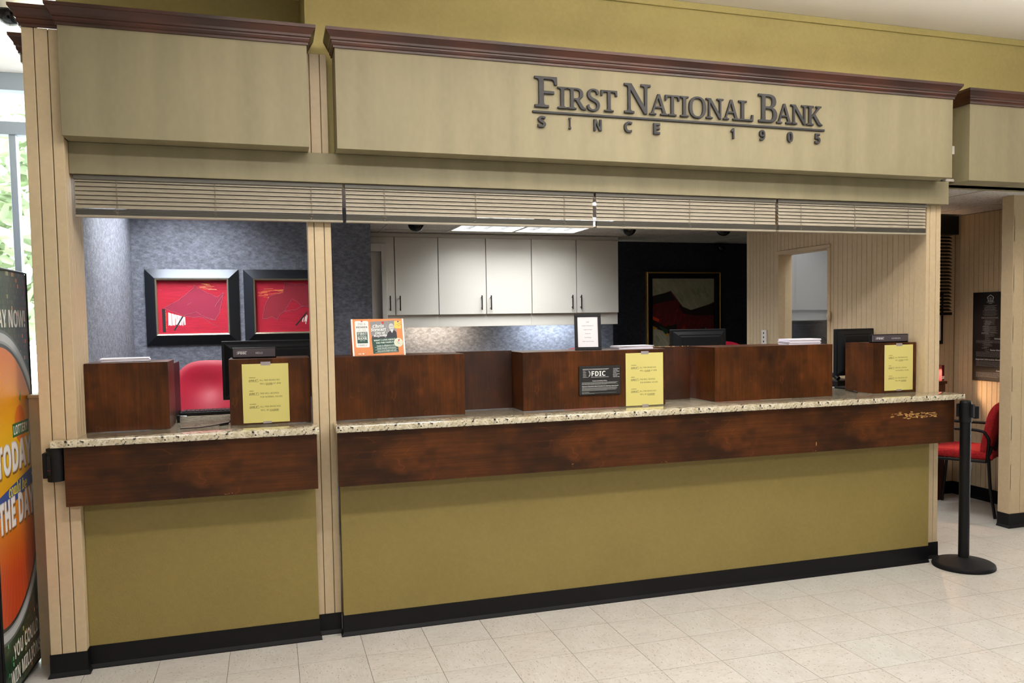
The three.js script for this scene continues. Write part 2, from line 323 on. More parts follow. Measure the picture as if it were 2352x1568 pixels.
// ---------------------------------------------------------------- posts and pilasters
{
  const p = thing('pilaster', 'wide beige grooved pilaster at the end beside the lottery panel', 'pilaster');
  mesh('core', bb(-0.485, -0.354, 0.0, 2.83, -0.2, 0.104), M.groove, p);
  const e = [-0.4907, -0.445, -0.3908, -0.3466];
  for (let i = 0; i < 3; i++) mesh('plank', bb(e[i] + (i ? 0.0015 : 0), e[i + 1] - (i < 2 ? 0.0015 : 0), 0.1, 2.8335, 0.1, 0.115, 0.0025), M.beige, p);
  mesh('side_board', bb(-0.4907, -0.482, 0.1, 2.8335, -0.2, 0.101, 0.002), M.beige, p);
  for (let i = 0; i < 6; i++) mesh('plank', bb(-0.356, -0.3466, 0.06, 2.374, -0.2 + i * 0.05 + 0.0012, -0.2 + (i + 1) * 0.05 - 0.0012, 0.0022), M.beige, p);
}
function post(label, x0, x1, edges, y0, y1, zb) {
  const p = thing('post', label, 'post');
  mesh('core', bb(x0 + 0.004, x1 - 0.004, y0, y1, zb, -0.008), M.groove, p);
  for (let i = 0; i < edges.length - 1; i++) mesh('plank', bb(edges[i] + (i ? 0.0014 : 0), edges[i + 1] - (i < edges.length - 2 ? 0.0014 : 0), Math.max(y0, 0.1), y1, -0.012, 0, 0.0025), M.beige, p);
  for (const [a, b] of [[x0, x0 + 0.006], [x1 - 0.006, x1]]) mesh('side_board', bb(a, b, Math.max(y0, 0.1), y1, zb, -0.011, 0.002), M.beige, p);
}
post('narrow beige grooved post dividing the two counters', 0.6684, 0.7794, [0.6684, 0.699, 0.7466, 0.7794], 0, 2.2334, -0.1);
post('short beige post stub between the two sign boxes', 0.6684, 0.7794, [0.6684, 0.697, 0.7466, 0.7794], 2.374, 2.855, -0.05);
post('beige grooved end column beside the belt stanchion', 4.3935, 4.504, [4.3935, 4.42, 4.468, 4.504], 0, 2.2334, -0.1);
{
  const w = thing('low_wall', 'low beige ledge wall between the pilaster and the lottery panel', 'wall'); w.userData.kind = 'structure';
  mesh('body', bb(-0.572, -0.492, 0, 1.235, -0.35, -0.06), M.beige, w);
  mesh('ledge', bb(-0.575, -0.4915, 1.235, 1.25, -0.36, -0.05, 0.003), M.beige, w);
}

// ---------------------------------------------------------------- header, sign boxes and crown mouldings
meta(mesh('trim_2', bb(-0.3456, 4.5167, 2.2334, 2.373, -0.1, 0.047, 0.002), M.khaki), 'khaki header beam over the teller opening', null, null, 'structure');
const CROWN = [[0, 0], [0.007, 0], [0.007, 0.010], [0.012, 0.014], [0.014, 0.024], [0.014, 0.030], [0.02, 0.034], [0.021, 0.044], [0.025, 0.05], [0.035, 0.064], [0.037, 0.068], [0.04, 0.070], [0.041, 0.084], [0, 0.086]];
function crown(parent, path, y) { return mesh('crown_moulding', sweep(path, CROWN, y), M.crown, parent); }
const YT = 2.864, YB = 2.374;
{
  const s = thing('sign_box', 'short blank khaki sign box with dark wooden crown', 'sign box');
  mesh('board', bb(-0.3437, 0.6806, YB, YT - 0.001, 0.0015, 0.166, 0.0015), M.khaki, s);
  crown(s, [[-0.3437, 0.158], [-0.3437, 0.166], [0.6806, 0.166], [0.6806, 0.002]], YT - 0.026);
  const q = thing('crown_cap', 'dark wooden crown capping the wide pilaster', 'moulding');
  mesh('moulding', sweep([[-0.4907, -0.2], [-0.4907, 0.1155], [-0.3442, 0.1155]], CROWN, YT - 0.030), M.crown, q);
  for (const [z0, z1, x, t] of [[-0.3, -1.2, -0.597, 'long']]) {
    const b = thing('side_sign_box', `${t} sign box with dark crown on the side wall behind the pilaster`, 'sign box');
    mesh('board', bb(-0.545, -0.505, YB, 2.8, z1, z0), M.khaki, b);
    mesh('top_strip', bb(x, -0.505, 2.8, YT - 0.001, z1, z0), M.khaki, b);
    crown(b, [[-0.505, z1], [x, z1], [x, z0], [-0.505, z0]], YT - 0.026);
  }
}
const sign = thing('sign_box', 'long khaki bank sign box with raised lettering and wooden crown', 'sign box');
mesh('board', bb(0.8069, 4.424, YB, YT - 0.001, 0.0015, 0.166, 0.0015), M.khaki, sign);
crown(sign, [[0.8069, 0.002], [0.8069, 0.166], [4.424, 0.166], [4.424, -0.05]], YT - 0.026);
{
  const s = thing('sign_box', 'blank khaki sign box with crown over the office entrance', 'sign box');
  mesh('board', bb(4.603, 8, YB, YT - 0.001, -0.2, 0.117, 0.0015), M.khaki, s);
  crown(s, [[4.603, -0.05], [4.603, 0.117], [8, 0.117]], YT - 0.026);
}
{ // raised letters
  const loader = new FontLoader();
  const serif = await loader.loadAsync('fonts/droid/droid_serif_regular.typeface.json'), sans = await loader.loadAsync('fonts/droid/droid_sans_bold.typeface.json');
  const glyph = (font, ch, size) => { const g = new TextGeometry(ch, { font, size, depth: 0.011, curveSegments: 8, bevelEnabled: true, bevelThickness: 0.0012, bevelSize: 0.001, bevelSegments: 1 }); g.computeBoundingBox(); return g; };
  const put = (g, x0, x1, y0, y1) => {   // stands the letter in its measured place
    const b = g.boundingBox; g.translate(-b.min.x, -b.min.y, -b.min.z); g.scale((x1 - x0) / (b.max.x - b.min.x), (y1 - y0) / (b.max.y - b.min.y), 1); g.translate(x0, y0, 0.1665);
    return mesh('letter', g, M.letter, sign);
  };
  const BL = 2.6265, BIG = 0.153, SM = 0.108;
  const row = [['F', 1.785, 1.9], ['I', 1.902, 1.95], ['R', 1.953, 2.048], ['S', 2.053, 2.121], ['T', 2.126, 2.214],
    ['N', 2.252, 2.395], ['A', 2.389, 2.490], ['T', 2.475, 2.557], ['I', 2.560, 2.607], ['O', 2.609, 2.707], ['N', 2.707, 2.808], ['A', 2.807, 2.900], ['L', 2.897, 2.985],
    ['B', 3.016, 3.128], ['A', 3.126, 3.220], ['N', 3.213, 3.318], ['K', 3.312, 3.410]];
  const k = (3.491 - 1.783) / (3.410 - 1.785);
  row.forEach(([ch, a, b], i) => { const big = i === 0 || i === 5 || i === 13, o = ch === 'O' || ch === 'S' ? 0.003 : 0; put(glyph(serif, ch, 0.1), 1.783 + (a - 1.785) * k, 1.783 + (b - 1.785) * k, BL - o, BL + (big ? BIG : SM) + o); });
  mesh('underline', bb(1.771, 3.509, 2.598, 2.609, 0.1662, 0.177, 0.002), M.letter, sign);
  const since = [['S', 1.798, 0.043], ['I', 1.965, 0.0115], ['N', 2.102, 0.043], ['C', 2.272, 0.046], ['E', 2.440, 0.038], ['1', 2.904, 0.021], ['9', 3.083, 0.036], ['0', 3.262, 0.036], ['5', 3.443, 0.036]];
  for (const [ch, x, w] of since) put(glyph(sans, ch, 0.06), x, x + w, 2.526, 2.583);
}

// ---------------------------------------------------------------- counters
meta(mesh('wall_counter_left', bb(-0.345, 0.667, 0, 1.031, -0.04, 0.058), M.olive), 'olive painted front of the short counter', null, null, 'structure');
meta(mesh('wall_counter_right', bb(0.786, 4.378, 0, 1.031, -0.04, 0.058), M.olive), 'olive painted front of the long counter', null, null, 'structure');
const GY = 1.064, GB = 1.032;
meta(mesh('granite_countertop', slab([[-0.439, 0.185], [0.687, 0.185], [0.687, 0.004], [0.666, 0.004], [0.666, -0.86], [-0.344, -0.86], [-0.344, 0.117], [-0.439, 0.117]], GB, GY), M.granite), 'short polished speckled granite countertop left of the middle post', 'countertop');
meta(mesh('granite_countertop', slab([[0.7653, 0.185], [4.5275, 0.185], [4.5275, 0.004], [4.391, 0.004], [4.391, -0.86], [0.782, -0.86], [0.782, 0.004], [0.7653, 0.004]], GB, GY), M.granite), 'long polished speckled granite countertop under the bank name', 'countertop');
// worn, splintered patches where the stain is knocked off: thin irregular flakes of raw wood
function chips(parent, list, z) {
  for (const [x, y, w, h, n] of list) {
    const gs = [];
    for (let i = 0; i < n; i++) {
      const cx = x + rr(-w, w) / 2, cy = y + rr(-h, h) / 2, l = n === 1 ? w : n > 20 ? rr(0.03, 0.13) * w : rr(0.12, 0.4) * w, t = n === 1 ? h : rr(0.06, 0.2) * h, s = new THREE.Shape();
      for (let k = 0; k < 9; k++) { const a = k / 9 * 6.2832, q = rr(0.55, 1); s[k ? 'lineTo' : 'moveTo'](cx + Math.cos(a) * l * 0.5 * q, cy + Math.sin(a) * t * 0.5 * q); }
      gs.push(new THREE.ExtrudeGeometry(s, { depth: 0.0006, bevelEnabled: false }).translate(0, 0, z));
    }
    const m = mesh('chip', gs, M.chip, parent); if (n > 1) m.userData.kind = 'stuff';
  }
}
{
  const a = thing('counter_apron', 'brown stained wooden apron under the short countertop', 'counter apron');
  mesh('board', bb(-0.393, 0.676, 0.769, 1.0315, 0.1265, 0.165, 0.002), M.woodH, a);
  mesh('cleat', bb(-0.34, 0.66, 0.80, 1.0315, 0.0585, 0.1265), M.woodDark, a);
  chips(a, [[0.273, 0.776, 0.035, 0.014, 4], [0.1, 0.772, 0.05, 0.003, 2]], 0.165);
  const b = thing('counter_apron', 'long brown stained apron with a scuffed bare patch', 'counter apron');
  mesh('board', bb(0.7708, 4.467, 0.769, 1.0315, 0.1265, 0.165, 0.002), M.woodH, b);
  mesh('end_board', bb(0.7712, 0.786, 0.772, 1.0315, 0.0585, 0.1265), M.beige, b);
  mesh('cleat', bb(0.79, 4.37, 0.80, 1.0315, 0.0585, 0.1265), M.woodDark, b);
  chips(b, [[4.22, 0.945, 0.22, 0.03, 70], [4.14, 0.952, 0.30, 0.045, 40], [1.966, 0.80, 0.01, 0.05, 3], [2.5, 0.775, 0.04, 0.008, 3], [3.46, 0.776, 0.03, 0.012, 3], [3.47, 0.81, 0.005, 0.03, 1], [1.4, 0.772, 0.02, 0.006, 2]], 0.165);
}
function pedestal(label, x0, x1, zf, zb, top = 1.384, group) {
  const p = thing('counter_box', label, 'counter box', [0, 0, 0], 0, group), t = 0.019;
  mesh('front_panel', bb(x0, x1, GY + 0.0005, top, zf - t, zf, 0.0015), M.woodV, p);
  mesh('side_panel', bb(x0, x0 + t, GY + 0.0005, top - t, zb, zf - t, 0.001), M.woodV, p);
  mesh('side_panel', bb(x1 - t, x1, GY + 0.0005, top - t, zb, zf - t, 0.001), M.woodV, p);
  mesh('top_panel', bb(x0, x1, top - t, top, zb, zf - t, 0.001), M.woodV, p);
  mesh('shelf', bb(x0 + t, x1 - t, 1.2, 1.215, zb + 0.02, zf - t), M.woodDark, p);
  return p;
}
const box1 = pedestal('brown wooden counter box against the wide pilaster', -0.345, 0.012, -0.07, -0.335);
pedestal('brown wooden counter box beside the middle post, carrying a yellow notice', 0.283, 0.664, -0.07, -0.335, 1.386);
pedestal('brown wooden counter box carrying the orange tent card', 0.784, 1.449, -0.06, -0.335);
pedestal('brown wooden counter box with the black deposit insurance plaque', 1.767, 2.613, -0.05, -0.335, 1.382);
pedestal('plain brown wooden counter box right of the gap screen', 2.932, 3.742, -0.05, -0.365, 1.382);
pedestal('brown wooden counter box against the end column', 4.06, 4.388, -0.07, -0.335, 1.38);
meta(mesh('screen_panel', bb(1.4495, 1.7665, GY + 0.0005, 1.388, -0.275, -0.257, 0.002), M.woodDark), 'dark brown screen panel left of the deposit insurance plaque', 'panel');
{
  const g = bb(2.6145, 2.905, GY + 0.0005, 1.385, -0.318, -0.30, 0.002), p = thing('screen_panel', 'dark brown screen panel with a chipped top edge', 'panel');
  mesh('board', g, M.woodDark, p);
  const gs = []; for (let i = 0; i < 16; i++) { const x = rr(2.62, 2.89); gs.push(bb(x, x + rr(0.006, 0.02), 1.383, 1.3862, -0.3008, -0.2996)); }
  mesh('chip', gs, M.chip, p).userData.kind = 'stuff';
}

// ---------------------------------------------------------------- lights
function areaLight(parent, x, y, z, w, d, color, intensity) {
  const l = new THREE.RectAreaLight(color, intensity, w, d); l.position.set(x, y, z); l.rotation.x = -Math.PI / 2; l.castShadow = true; parent.add(l); return l;
}
function storeLight(x, z, label, power = STORE_LIGHT, up = STORE_UP, len = 1.22) {   // unseen strip hung under the store ceiling, open above and below
  const f = thing('ceiling_light', label, 'ceiling light', [x, 3.32, z], 0, 'strip lights under the store ceiling');
  mesh('housing', [bb(-len / 2, len / 2, -0.26, -0.22, -0.11, -0.1, 0.002), bb(-len / 2, len / 2, -0.26, -0.22, 0.1, 0.11, 0.002), bb(-len / 2, -len / 2 + 0.012, -0.26, -0.22, -0.1, 0.1), bb(len / 2 - 0.012, len / 2, -0.26, -0.22, -0.1, 0.1)], M.offwhite, f);
  mesh('diffuser', bb(-len / 2 + 0.013, len / 2 - 0.013, -0.25, -0.23, -0.099, 0.099), M.glow, f);
  for (const sx of [-0.45, 0.45]) mesh('hanger', cyl(0.004, [sx, -0.22, 0.105], [sx, 0, 0.105], 8), M.offwhite, f);
  areaLight(f, 0, -0.262, 0, len - 0.04, 0.19, WARM, power);
  areaLight(f, 0, -0.216, 0, len - 0.04, 0.19, WARM, up).rotation.x = Math.PI / 2;
}
for (const x of [-0.6, 1.8, 4.2]) storeLight(x, 5.4, 'out-of-view white strip light in the far row of the store ceiling', STORE_LIGHT * 2.0, 0.3);  // row out of view, placed to cast a shadow band below the aprons
for (const x of [0.8, 2.02, 3.24]) storeLight(x, 1.65, 'out-of-view white strip light in the row facing the bank sign');  // out of view; lights the sign faces and counter fronts
for (const [x, up] of [[0.95, 13], [2.17, 25], [3.39, 30], [4.61, 22], [5.83, 6]]) storeLight(x, 1.2, 'unseen uplight strip placed to brighten the ceiling and olive wall', 0.5, up);  // unseen row, set to brighten the store ceiling and upper wall
function troffer([x0, x1, z0, z1, which]) {
  const labels = ['unseen louvre light over the short counter, lighting the fabric walls', 'louvre ceiling light over the first two white cabinets', 'louvre ceiling light beside it toward the dark wall', 'unseen square louvre light in the side office, lighting its walls', 'added fill louvre light over the long counter, out of view'];  // short-counter and office ones are unseen, placed to light the walls near them
  const t = thing('ceiling_light', labels[which], 'ceiling light'), y = CY;
  const f = 0.012, hgt = 0.15;
  mesh('housing', [bb(x0 + 0.004, x0 + f + 0.004, y, y + hgt, z0, z1), bb(x1 - f - 0.004, x1 - 0.004, y, y + hgt, z0, z1), bb(x0, x1, y, y + hgt, z0 + 0.004, z0 + f + 0.004), bb(x0, x1, y, y + hgt, z1 - f - 0.004, z1 - 0.004), bb(x0, x1, y + hgt, y + hgt + 0.01, z0, z1)], M.offwhite, t);
  mesh('tube_panel', bb(x0 + 0.03, x1 - 0.03, y + hgt - 0.012, y + hgt - 0.002, z0 + 0.03, z1 - 0.03), M.glowCool, t);
  const nx = 4, nz = which === 3 ? 4 : 8, deep = which === 3 ? 0.115 : 0.075;
  for (let i = 1; i < nx; i++) { const x = x0 + (x1 - x0) * i / nx; mesh('louvre_blade', bb(x - 0.0015, x + 0.0015, y + 0.002, y + deep, z0 + 0.016, z1 - 0.016), M.louvre, t); }
  for (let i = 1; i < nz; i++) { const z = z0 + (z1 - z0) * i / nz; mesh('louvre_blade', bb(x0 + 0.016, x1 - 0.016, y + 0.002, y + deep, z - 0.0015, z + 0.0015), M.louvre, t); }
  areaLight(t, (x0 + x1) / 2, y + hgt - 0.016, (z0 + z1) / 2, x1 - x0 - 0.08, z1 - z0 - 0.08, COOL, TELLER_LIGHT * [1.25, 0.85, 0.85, 0.7, 0.8][which]);
}
troffers.forEach(troffer);
{ // panel out of view, lighting the grey wall behind the glass doorway
  const t = thing('ceiling_light', 'unseen panel light, lighting the grey wall behind the glass doorway', 'ceiling light');
  mesh('housing', bb(4.6, 5.1, CY - 0.03, CY - 0.0005, -2.0, -1.6), M.offwhite, t);
  mesh('lens_glow', bb(4.62, 5.08, CY - 0.036, CY - 0.0305, -1.98, -1.62), M.glow, t);
  areaLight(t, 4.85, CY - 0.04, -1.8, 0.44, 0.34, COOL, 4);
  const d = thing('unseen_desk_lamp', 'unseen desk lamp on the office credenza, warming the beadboard wall', 'lamp', [5.64, 1.0, -1.395]);  // hidden behind the end column; throws warm light on beadboard and ceiling
  mesh('base', new THREE.CylinderGeometry(0.06, 0.07, 0.02, 24).translate(0, 0.01, 0), M.black, d);
  mesh('stem', cyl(0.008, [0, 0.02, 0], [0, 0.21, 0], 12), M.black, d);
  mesh('shade', new THREE.LatheGeometry([[0.09, 0.1], [0.05, 0.23]].map((p) => new THREE.Vector2(...p)), 28), M.black, d);
  mesh('bulb', new THREE.SphereGeometry(0.025, 16, 12).translate(0, 0.115, 0.03), std({ color: '#ffffff', emissive: '#ffb070', emissiveIntensity: 4 }), d);
  const l = new THREE.PointLight(new THREE.Color(1, 0.62, 0.36), 1.8); l.position.set(0, 0.115, 0.03); l.castShadow = true; d.add(l);
  const k = thing('credenza', 'narrow dark credenza under the office blind', 'credenza');
  mesh('body', bb(5.42, 5.83, 0.0, 0.975, -1.485, -1.31, 0.004), M.woodDark, k);
  mesh('top', bb(5.41, 5.84, 0.975, 0.9995, -1.488, -1.30, 0.003), M.woodDark, k);
}

// ---------------------------------------------------------------- blinds drawn half up in the opening
function blind(x0, x1, label) {
  const b = thing('window_blind', label, 'blind', [0, 0, 0], 0, 'taupe blinds drawn up over the counter'), z = 0.022;
  mesh('headrail', bb(x0, x1, 2.212, 2.2325, z - 0.018, z + 0.012, 0.002), M.blindDark, b);
  // one curved slat profile, tilted shut
  const prof = []; const N = 6, wd = 0.0265, tilt = 0.98;
  for (let i = 0; i <= N; i++) { const s = i / N - 0.5, u = s * wd, c = 0.0036 * (1 - 4 * s * s); prof.push([u * Math.cos(tilt) - c * Math.sin(tilt) * -1, -u * Math.sin(tilt) + c * Math.cos(tilt)]); }
  const pos = [], th = 0.0004;
  const q = (A, B, C, D) => pos.push(...A, ...B, ...C, ...A, ...C, ...D);
  const P = (x, i, o) => [x, prof[i][1] - o * 0.4, z + prof[i][0] - o];
  for (let i = 0; i < N; i++) { q(P(x0 + 0.004, i, 0), P(x1 - 0.004, i, 0), P(x1 - 0.004, i + 1, 0), P(x0 + 0.004, i + 1, 0)); q(P(x0 + 0.004, i + 1, th), P(x1 - 0.004, i + 1, th), P(x1 - 0.004, i, th), P(x0 + 0.004, i, th)); }
  const g = new THREE.BufferGeometry(); g.setAttribute('position', new THREE.Float32BufferAttribute(pos, 3)); g.computeVertexNormals(); g.setAttribute('uv', new THREE.Float32BufferAttribute(new Float32Array(pos.length / 3 * 2), 2));
  const slat = toCreasedNormals(g, 0.7);
  for (let i = 0; i < 7; i++) { const s = mesh('slat', slat, M.blind, b); s.position.y = 2.214 - i * 0.0196; }
  const st = []; for (let i = 0; i < 11; i++) st.push(bb(x0 + 0.003 + rr(0, 0.003), x1 - 0.003 - rr(0, 0.003), 2.0565 + i * 0.0024, 2.0578 + i * 0.0024, z - 0.0125 + rr(-0.0008, 0.0008), z + 0.0125 + rr(-0.0008, 0.0008)));
  mesh('slat_stack', st, M.blindDark, b);
  mesh('bottom_rail', bb(x0 + 0.002, x1 - 0.002, 2.044, 2.0555, z - 0.013, z + 0.0135, 0.003), M.blind, b);
  for (const f of [0.145, 0.5, 0.87]) {
    const x = x0 + (x1 - x0) * f;
    mesh('ladder_cord', [cyl(0.0009, [x, 2.08, z + 0.0085], [x + 0.001, 2.222, z + 0.0085], 6), cyl(0.0009, [x + 0.006, 2.08, z + 0.0075], [x + 0.004, 2.222, z + 0.0075], 6)], M.cord, b);
    const loops = []; for (let k = 0; k < 7; k++) { const yy = 2.057 + k * 0.0038, a = rr(0.006, 0.013), c = rr(0.005, 0.012); loops.push(tube([[x - a, yy, z + 0.013], [x - a * 0.4, yy + rr(-0.003, 0.004), z + 0.0165], [x + c * 0.4, yy + rr(-0.003, 0.004), z + 0.016], [x + c, yy + rr(-0.002, 0.002), z + 0.013]], 0.0009, 10, 5)); }
    mesh('cord_bundle', loops, M.cord, b);
  }
}
blind(-0.334, 0.838, 'taupe blind between the wide pilaster and middle post');
blind(0.848, 2.154, 'widest taupe blind, hung just right of the middle post');
blind(2.166, 3.288, 'taupe blind hung third along from the wide pilaster');
blind(3.3, 4.362, 'taupe blind hung against the end column');

// ---------------------------------------------------------------- teller back room: cabinets, casing, under-cabinet lights
{
  meta(mesh('trim_3', bb(1.2, 3.872, 2.349, 2.384, -3.87, -3.585), M.white), 'white soffit strip above the wall cabinets', null, null, 'structure');
  const zf = -3.57, yb = 1.622, yt = 2.348;
  const units = [[1.19, 1.606, 2.016, 'white two-door wall cabinet beside the pale door frame'], [2.016, 2.482, 2.943, 'white two-door wall cabinet in the brightest ceiling light'], [2.943, 3.412, 3.868, 'white two-door wall cabinet beside the shaded fabric wall']];
  for (const [a, m, b, label] of units) {
    const c = thing('wall_cabinet', label, 'cabinet', [0, 0, 0], 0, 'white wall cabinets over the back counter');
    mesh('carcass', bb(a + 0.001, b - 0.001, yb, yt, -3.869, zf - 0.022), std({ color: '#6b6660', roughness: 0.6 }), c);
    mesh('valance', bb(a + 0.001, b - 0.001, 1.503, yb, zf - 0.045, zf - 0.03, 0.0015), M.cabinet, c);
    for (const [p, q, hx] of [[a, m, m - 0.052], [m, b, m + 0.04]]) {
      const d = mesh('door', bb(p + 0.0035, q - 0.0035, yb - 0.001, yt - 0.002, zf - 0.021, zf, 0.002), M.cabinet, c);
      mesh('handle', [cyl(0.006, [hx, 1.66, zf + 0.032], [hx, 1.80, zf + 0.032], 10), cyl(0.0045, [hx, 1.68, zf], [hx, 1.68, zf + 0.032], 8), cyl(0.0045, [hx, 1.78, zf], [hx, 1.78, zf + 0.032], 8)], M.handle, d);
    }
  }
  mesh('end_panel', bb(3.85, 3.867, 1.503, 1.622, -3.869, zf - 0.046), M.cabinet, scene.children.at(-1));
  for (const [x, warm, label] of [[2.0, 1, 'unseen warm strip light behind the valance, lighting the wall below'], [3.2, 0, 'unseen cool strip light behind the valance, lighting the wall below']]) {  // not visible behind the valance; placed to light the wall under the cabinets
    const u = thing('cabinet_light', label, 'cabinet light');
    mesh('housing', bb(x - 0.3, x + 0.3, 1.60, 1.621, -3.72, -3.64, 0.003), M.offwhite, u);
    mesh('tube', cyl(0.008, [x - 0.28, 1.59, -3.68], [x + 0.28, 1.59, -3.68], 10), std({ color: '#fff', emissive: warm ? '#ffd9a8' : '#e2efff', emissiveIntensity: 3 }), u);
    areaLight(u, x, 1.578, -3.68, 0.56, 0.04, warm ? new THREE.Color(1, 0.8, 0.55) : new THREE.Color(0.85, 0.93, 1), 130);
  }
  const d = structure('door_1', 'pale door frame and open door beside the white cabinets');
  mesh('jamb', bb(1.466, 1.512, 0, 2.27, -3.56, -3.43, 0.003), M.white, d);
  mesh('slab', bb(1.3, 1.466, 0, 2.2, -3.52, -3.48, 0.003), M.white, d);
  mesh('head', bb(1.0, 1.466, 2.2, 2.27, -3.56, -3.43, 0.003), M.white, d);
}

// ---------------------------------------------------------------- pictures
function print(w, h, tex, extra = {}) { return std({ map: tex, roughness: 0.75, ...extra }); }
function bar(parent, pts, depthProfile, mat) {}
// picture frame: four mitred bars; profile [(in from the outer edge, out from the wall)]
function frameBars(parent, x0, x1, y0, y1, z, profile, mat, name = 'frame_bar') {
  const c = [[x0, y0, 1, 1], [x1, y0, -1, 1], [x1, y1, -1, -1], [x0, y1, 1, -1]];
  for (let s = 0; s < 4; s++) {
    const A = c[s], B = c[(s + 1) % 4], pos = [];
    const P = (C, j) => [C[0] + C[2] * profile[j][0], C[1] + C[3] * profile[j][0], z + profile[j][1]];
    for (let j = 0; j < profile.length - 1; j++) { const a = P(A, j), b = P(B, j), d = P(B, j + 1), e = P(A, j + 1); pos.push(...a, ...b, ...d, ...a, ...d, ...e); }
    const g = new THREE.BufferGeometry(); g.setAttribute('position', new THREE.Float32BufferAttribute(pos, 3)); g.computeVertexNormals(); g.setAttribute('uv', new THREE.Float32BufferAttribute(new Float32Array(pos.length / 3 * 2), 2));
    mesh(name, g, mat, parent);
  }
}
function board(parent, name, x0, x1, y0, y1, z, tex, mat = {}, th = 0.003) {   // flat printed or painted sheet facing +z
  const m = mesh(name, new THREE.BoxGeometry(x1 - x0, y1 - y0, th), [M.paper, M.paper, M.paper, M.paper, std({ map: tex, roughness: 0.7, ...mat }), M.paper], parent);
  m.position.set((x0 + x1) / 2, (y0 + y1) / 2, z); return m;
}
function strokes(g, w, h, n, colors, len, th, ang = 0) {
  for (let i = 0; i < n; i++) { g.strokeStyle = colors[Math.floor(rnd() * colors.length)]; g.globalAlpha = rr(0.1, 0.45); g.lineWidth = rr(0.4, 1) * th; g.beginPath(); const x = rnd() * w, y = rnd() * h, l = rr(0.3, 1) * len, a = ang + rr(-0.12, 0.12); g.moveTo(x, y); g.lineTo(x + Math.cos(a) * l, y + Math.sin(a) * l); g.stroke(); }
  g.globalAlpha = 1;
}
const poly = (g, pts, w, h, fill) => { g.fillStyle = fill; g.beginPath(); pts.forEach(([x, y], i) => g[i ? 'lineTo' : 'moveTo'](x * w, y * h)); g.closePath(); g.fill(); };
function rough(g, pts, w, h, color, lw) {   // ragged paint ridge; shaded edge and pale highlight drawn in for relief
  for (let p = 0; p < 3; p++) { g.strokeStyle = ['#4a0c1c', color, '#f08a9a'][p]; g.lineWidth = lw * [1.3, 0.9, 0.35][p]; g.beginPath(); pts.forEach(([x, y], i) => { const n = 6; if (!i) { g.moveTo(x * w, y * h); return; } const [a, b] = pts[i - 1]; for (let k = 1; k <= n; k++) g.lineTo((a + (x - a) * k / n) * w + rr(-2, 2) - p, (b + (y - b) * k / n) * h + rr(-2, 2) - p); }); g.stroke(); }
}
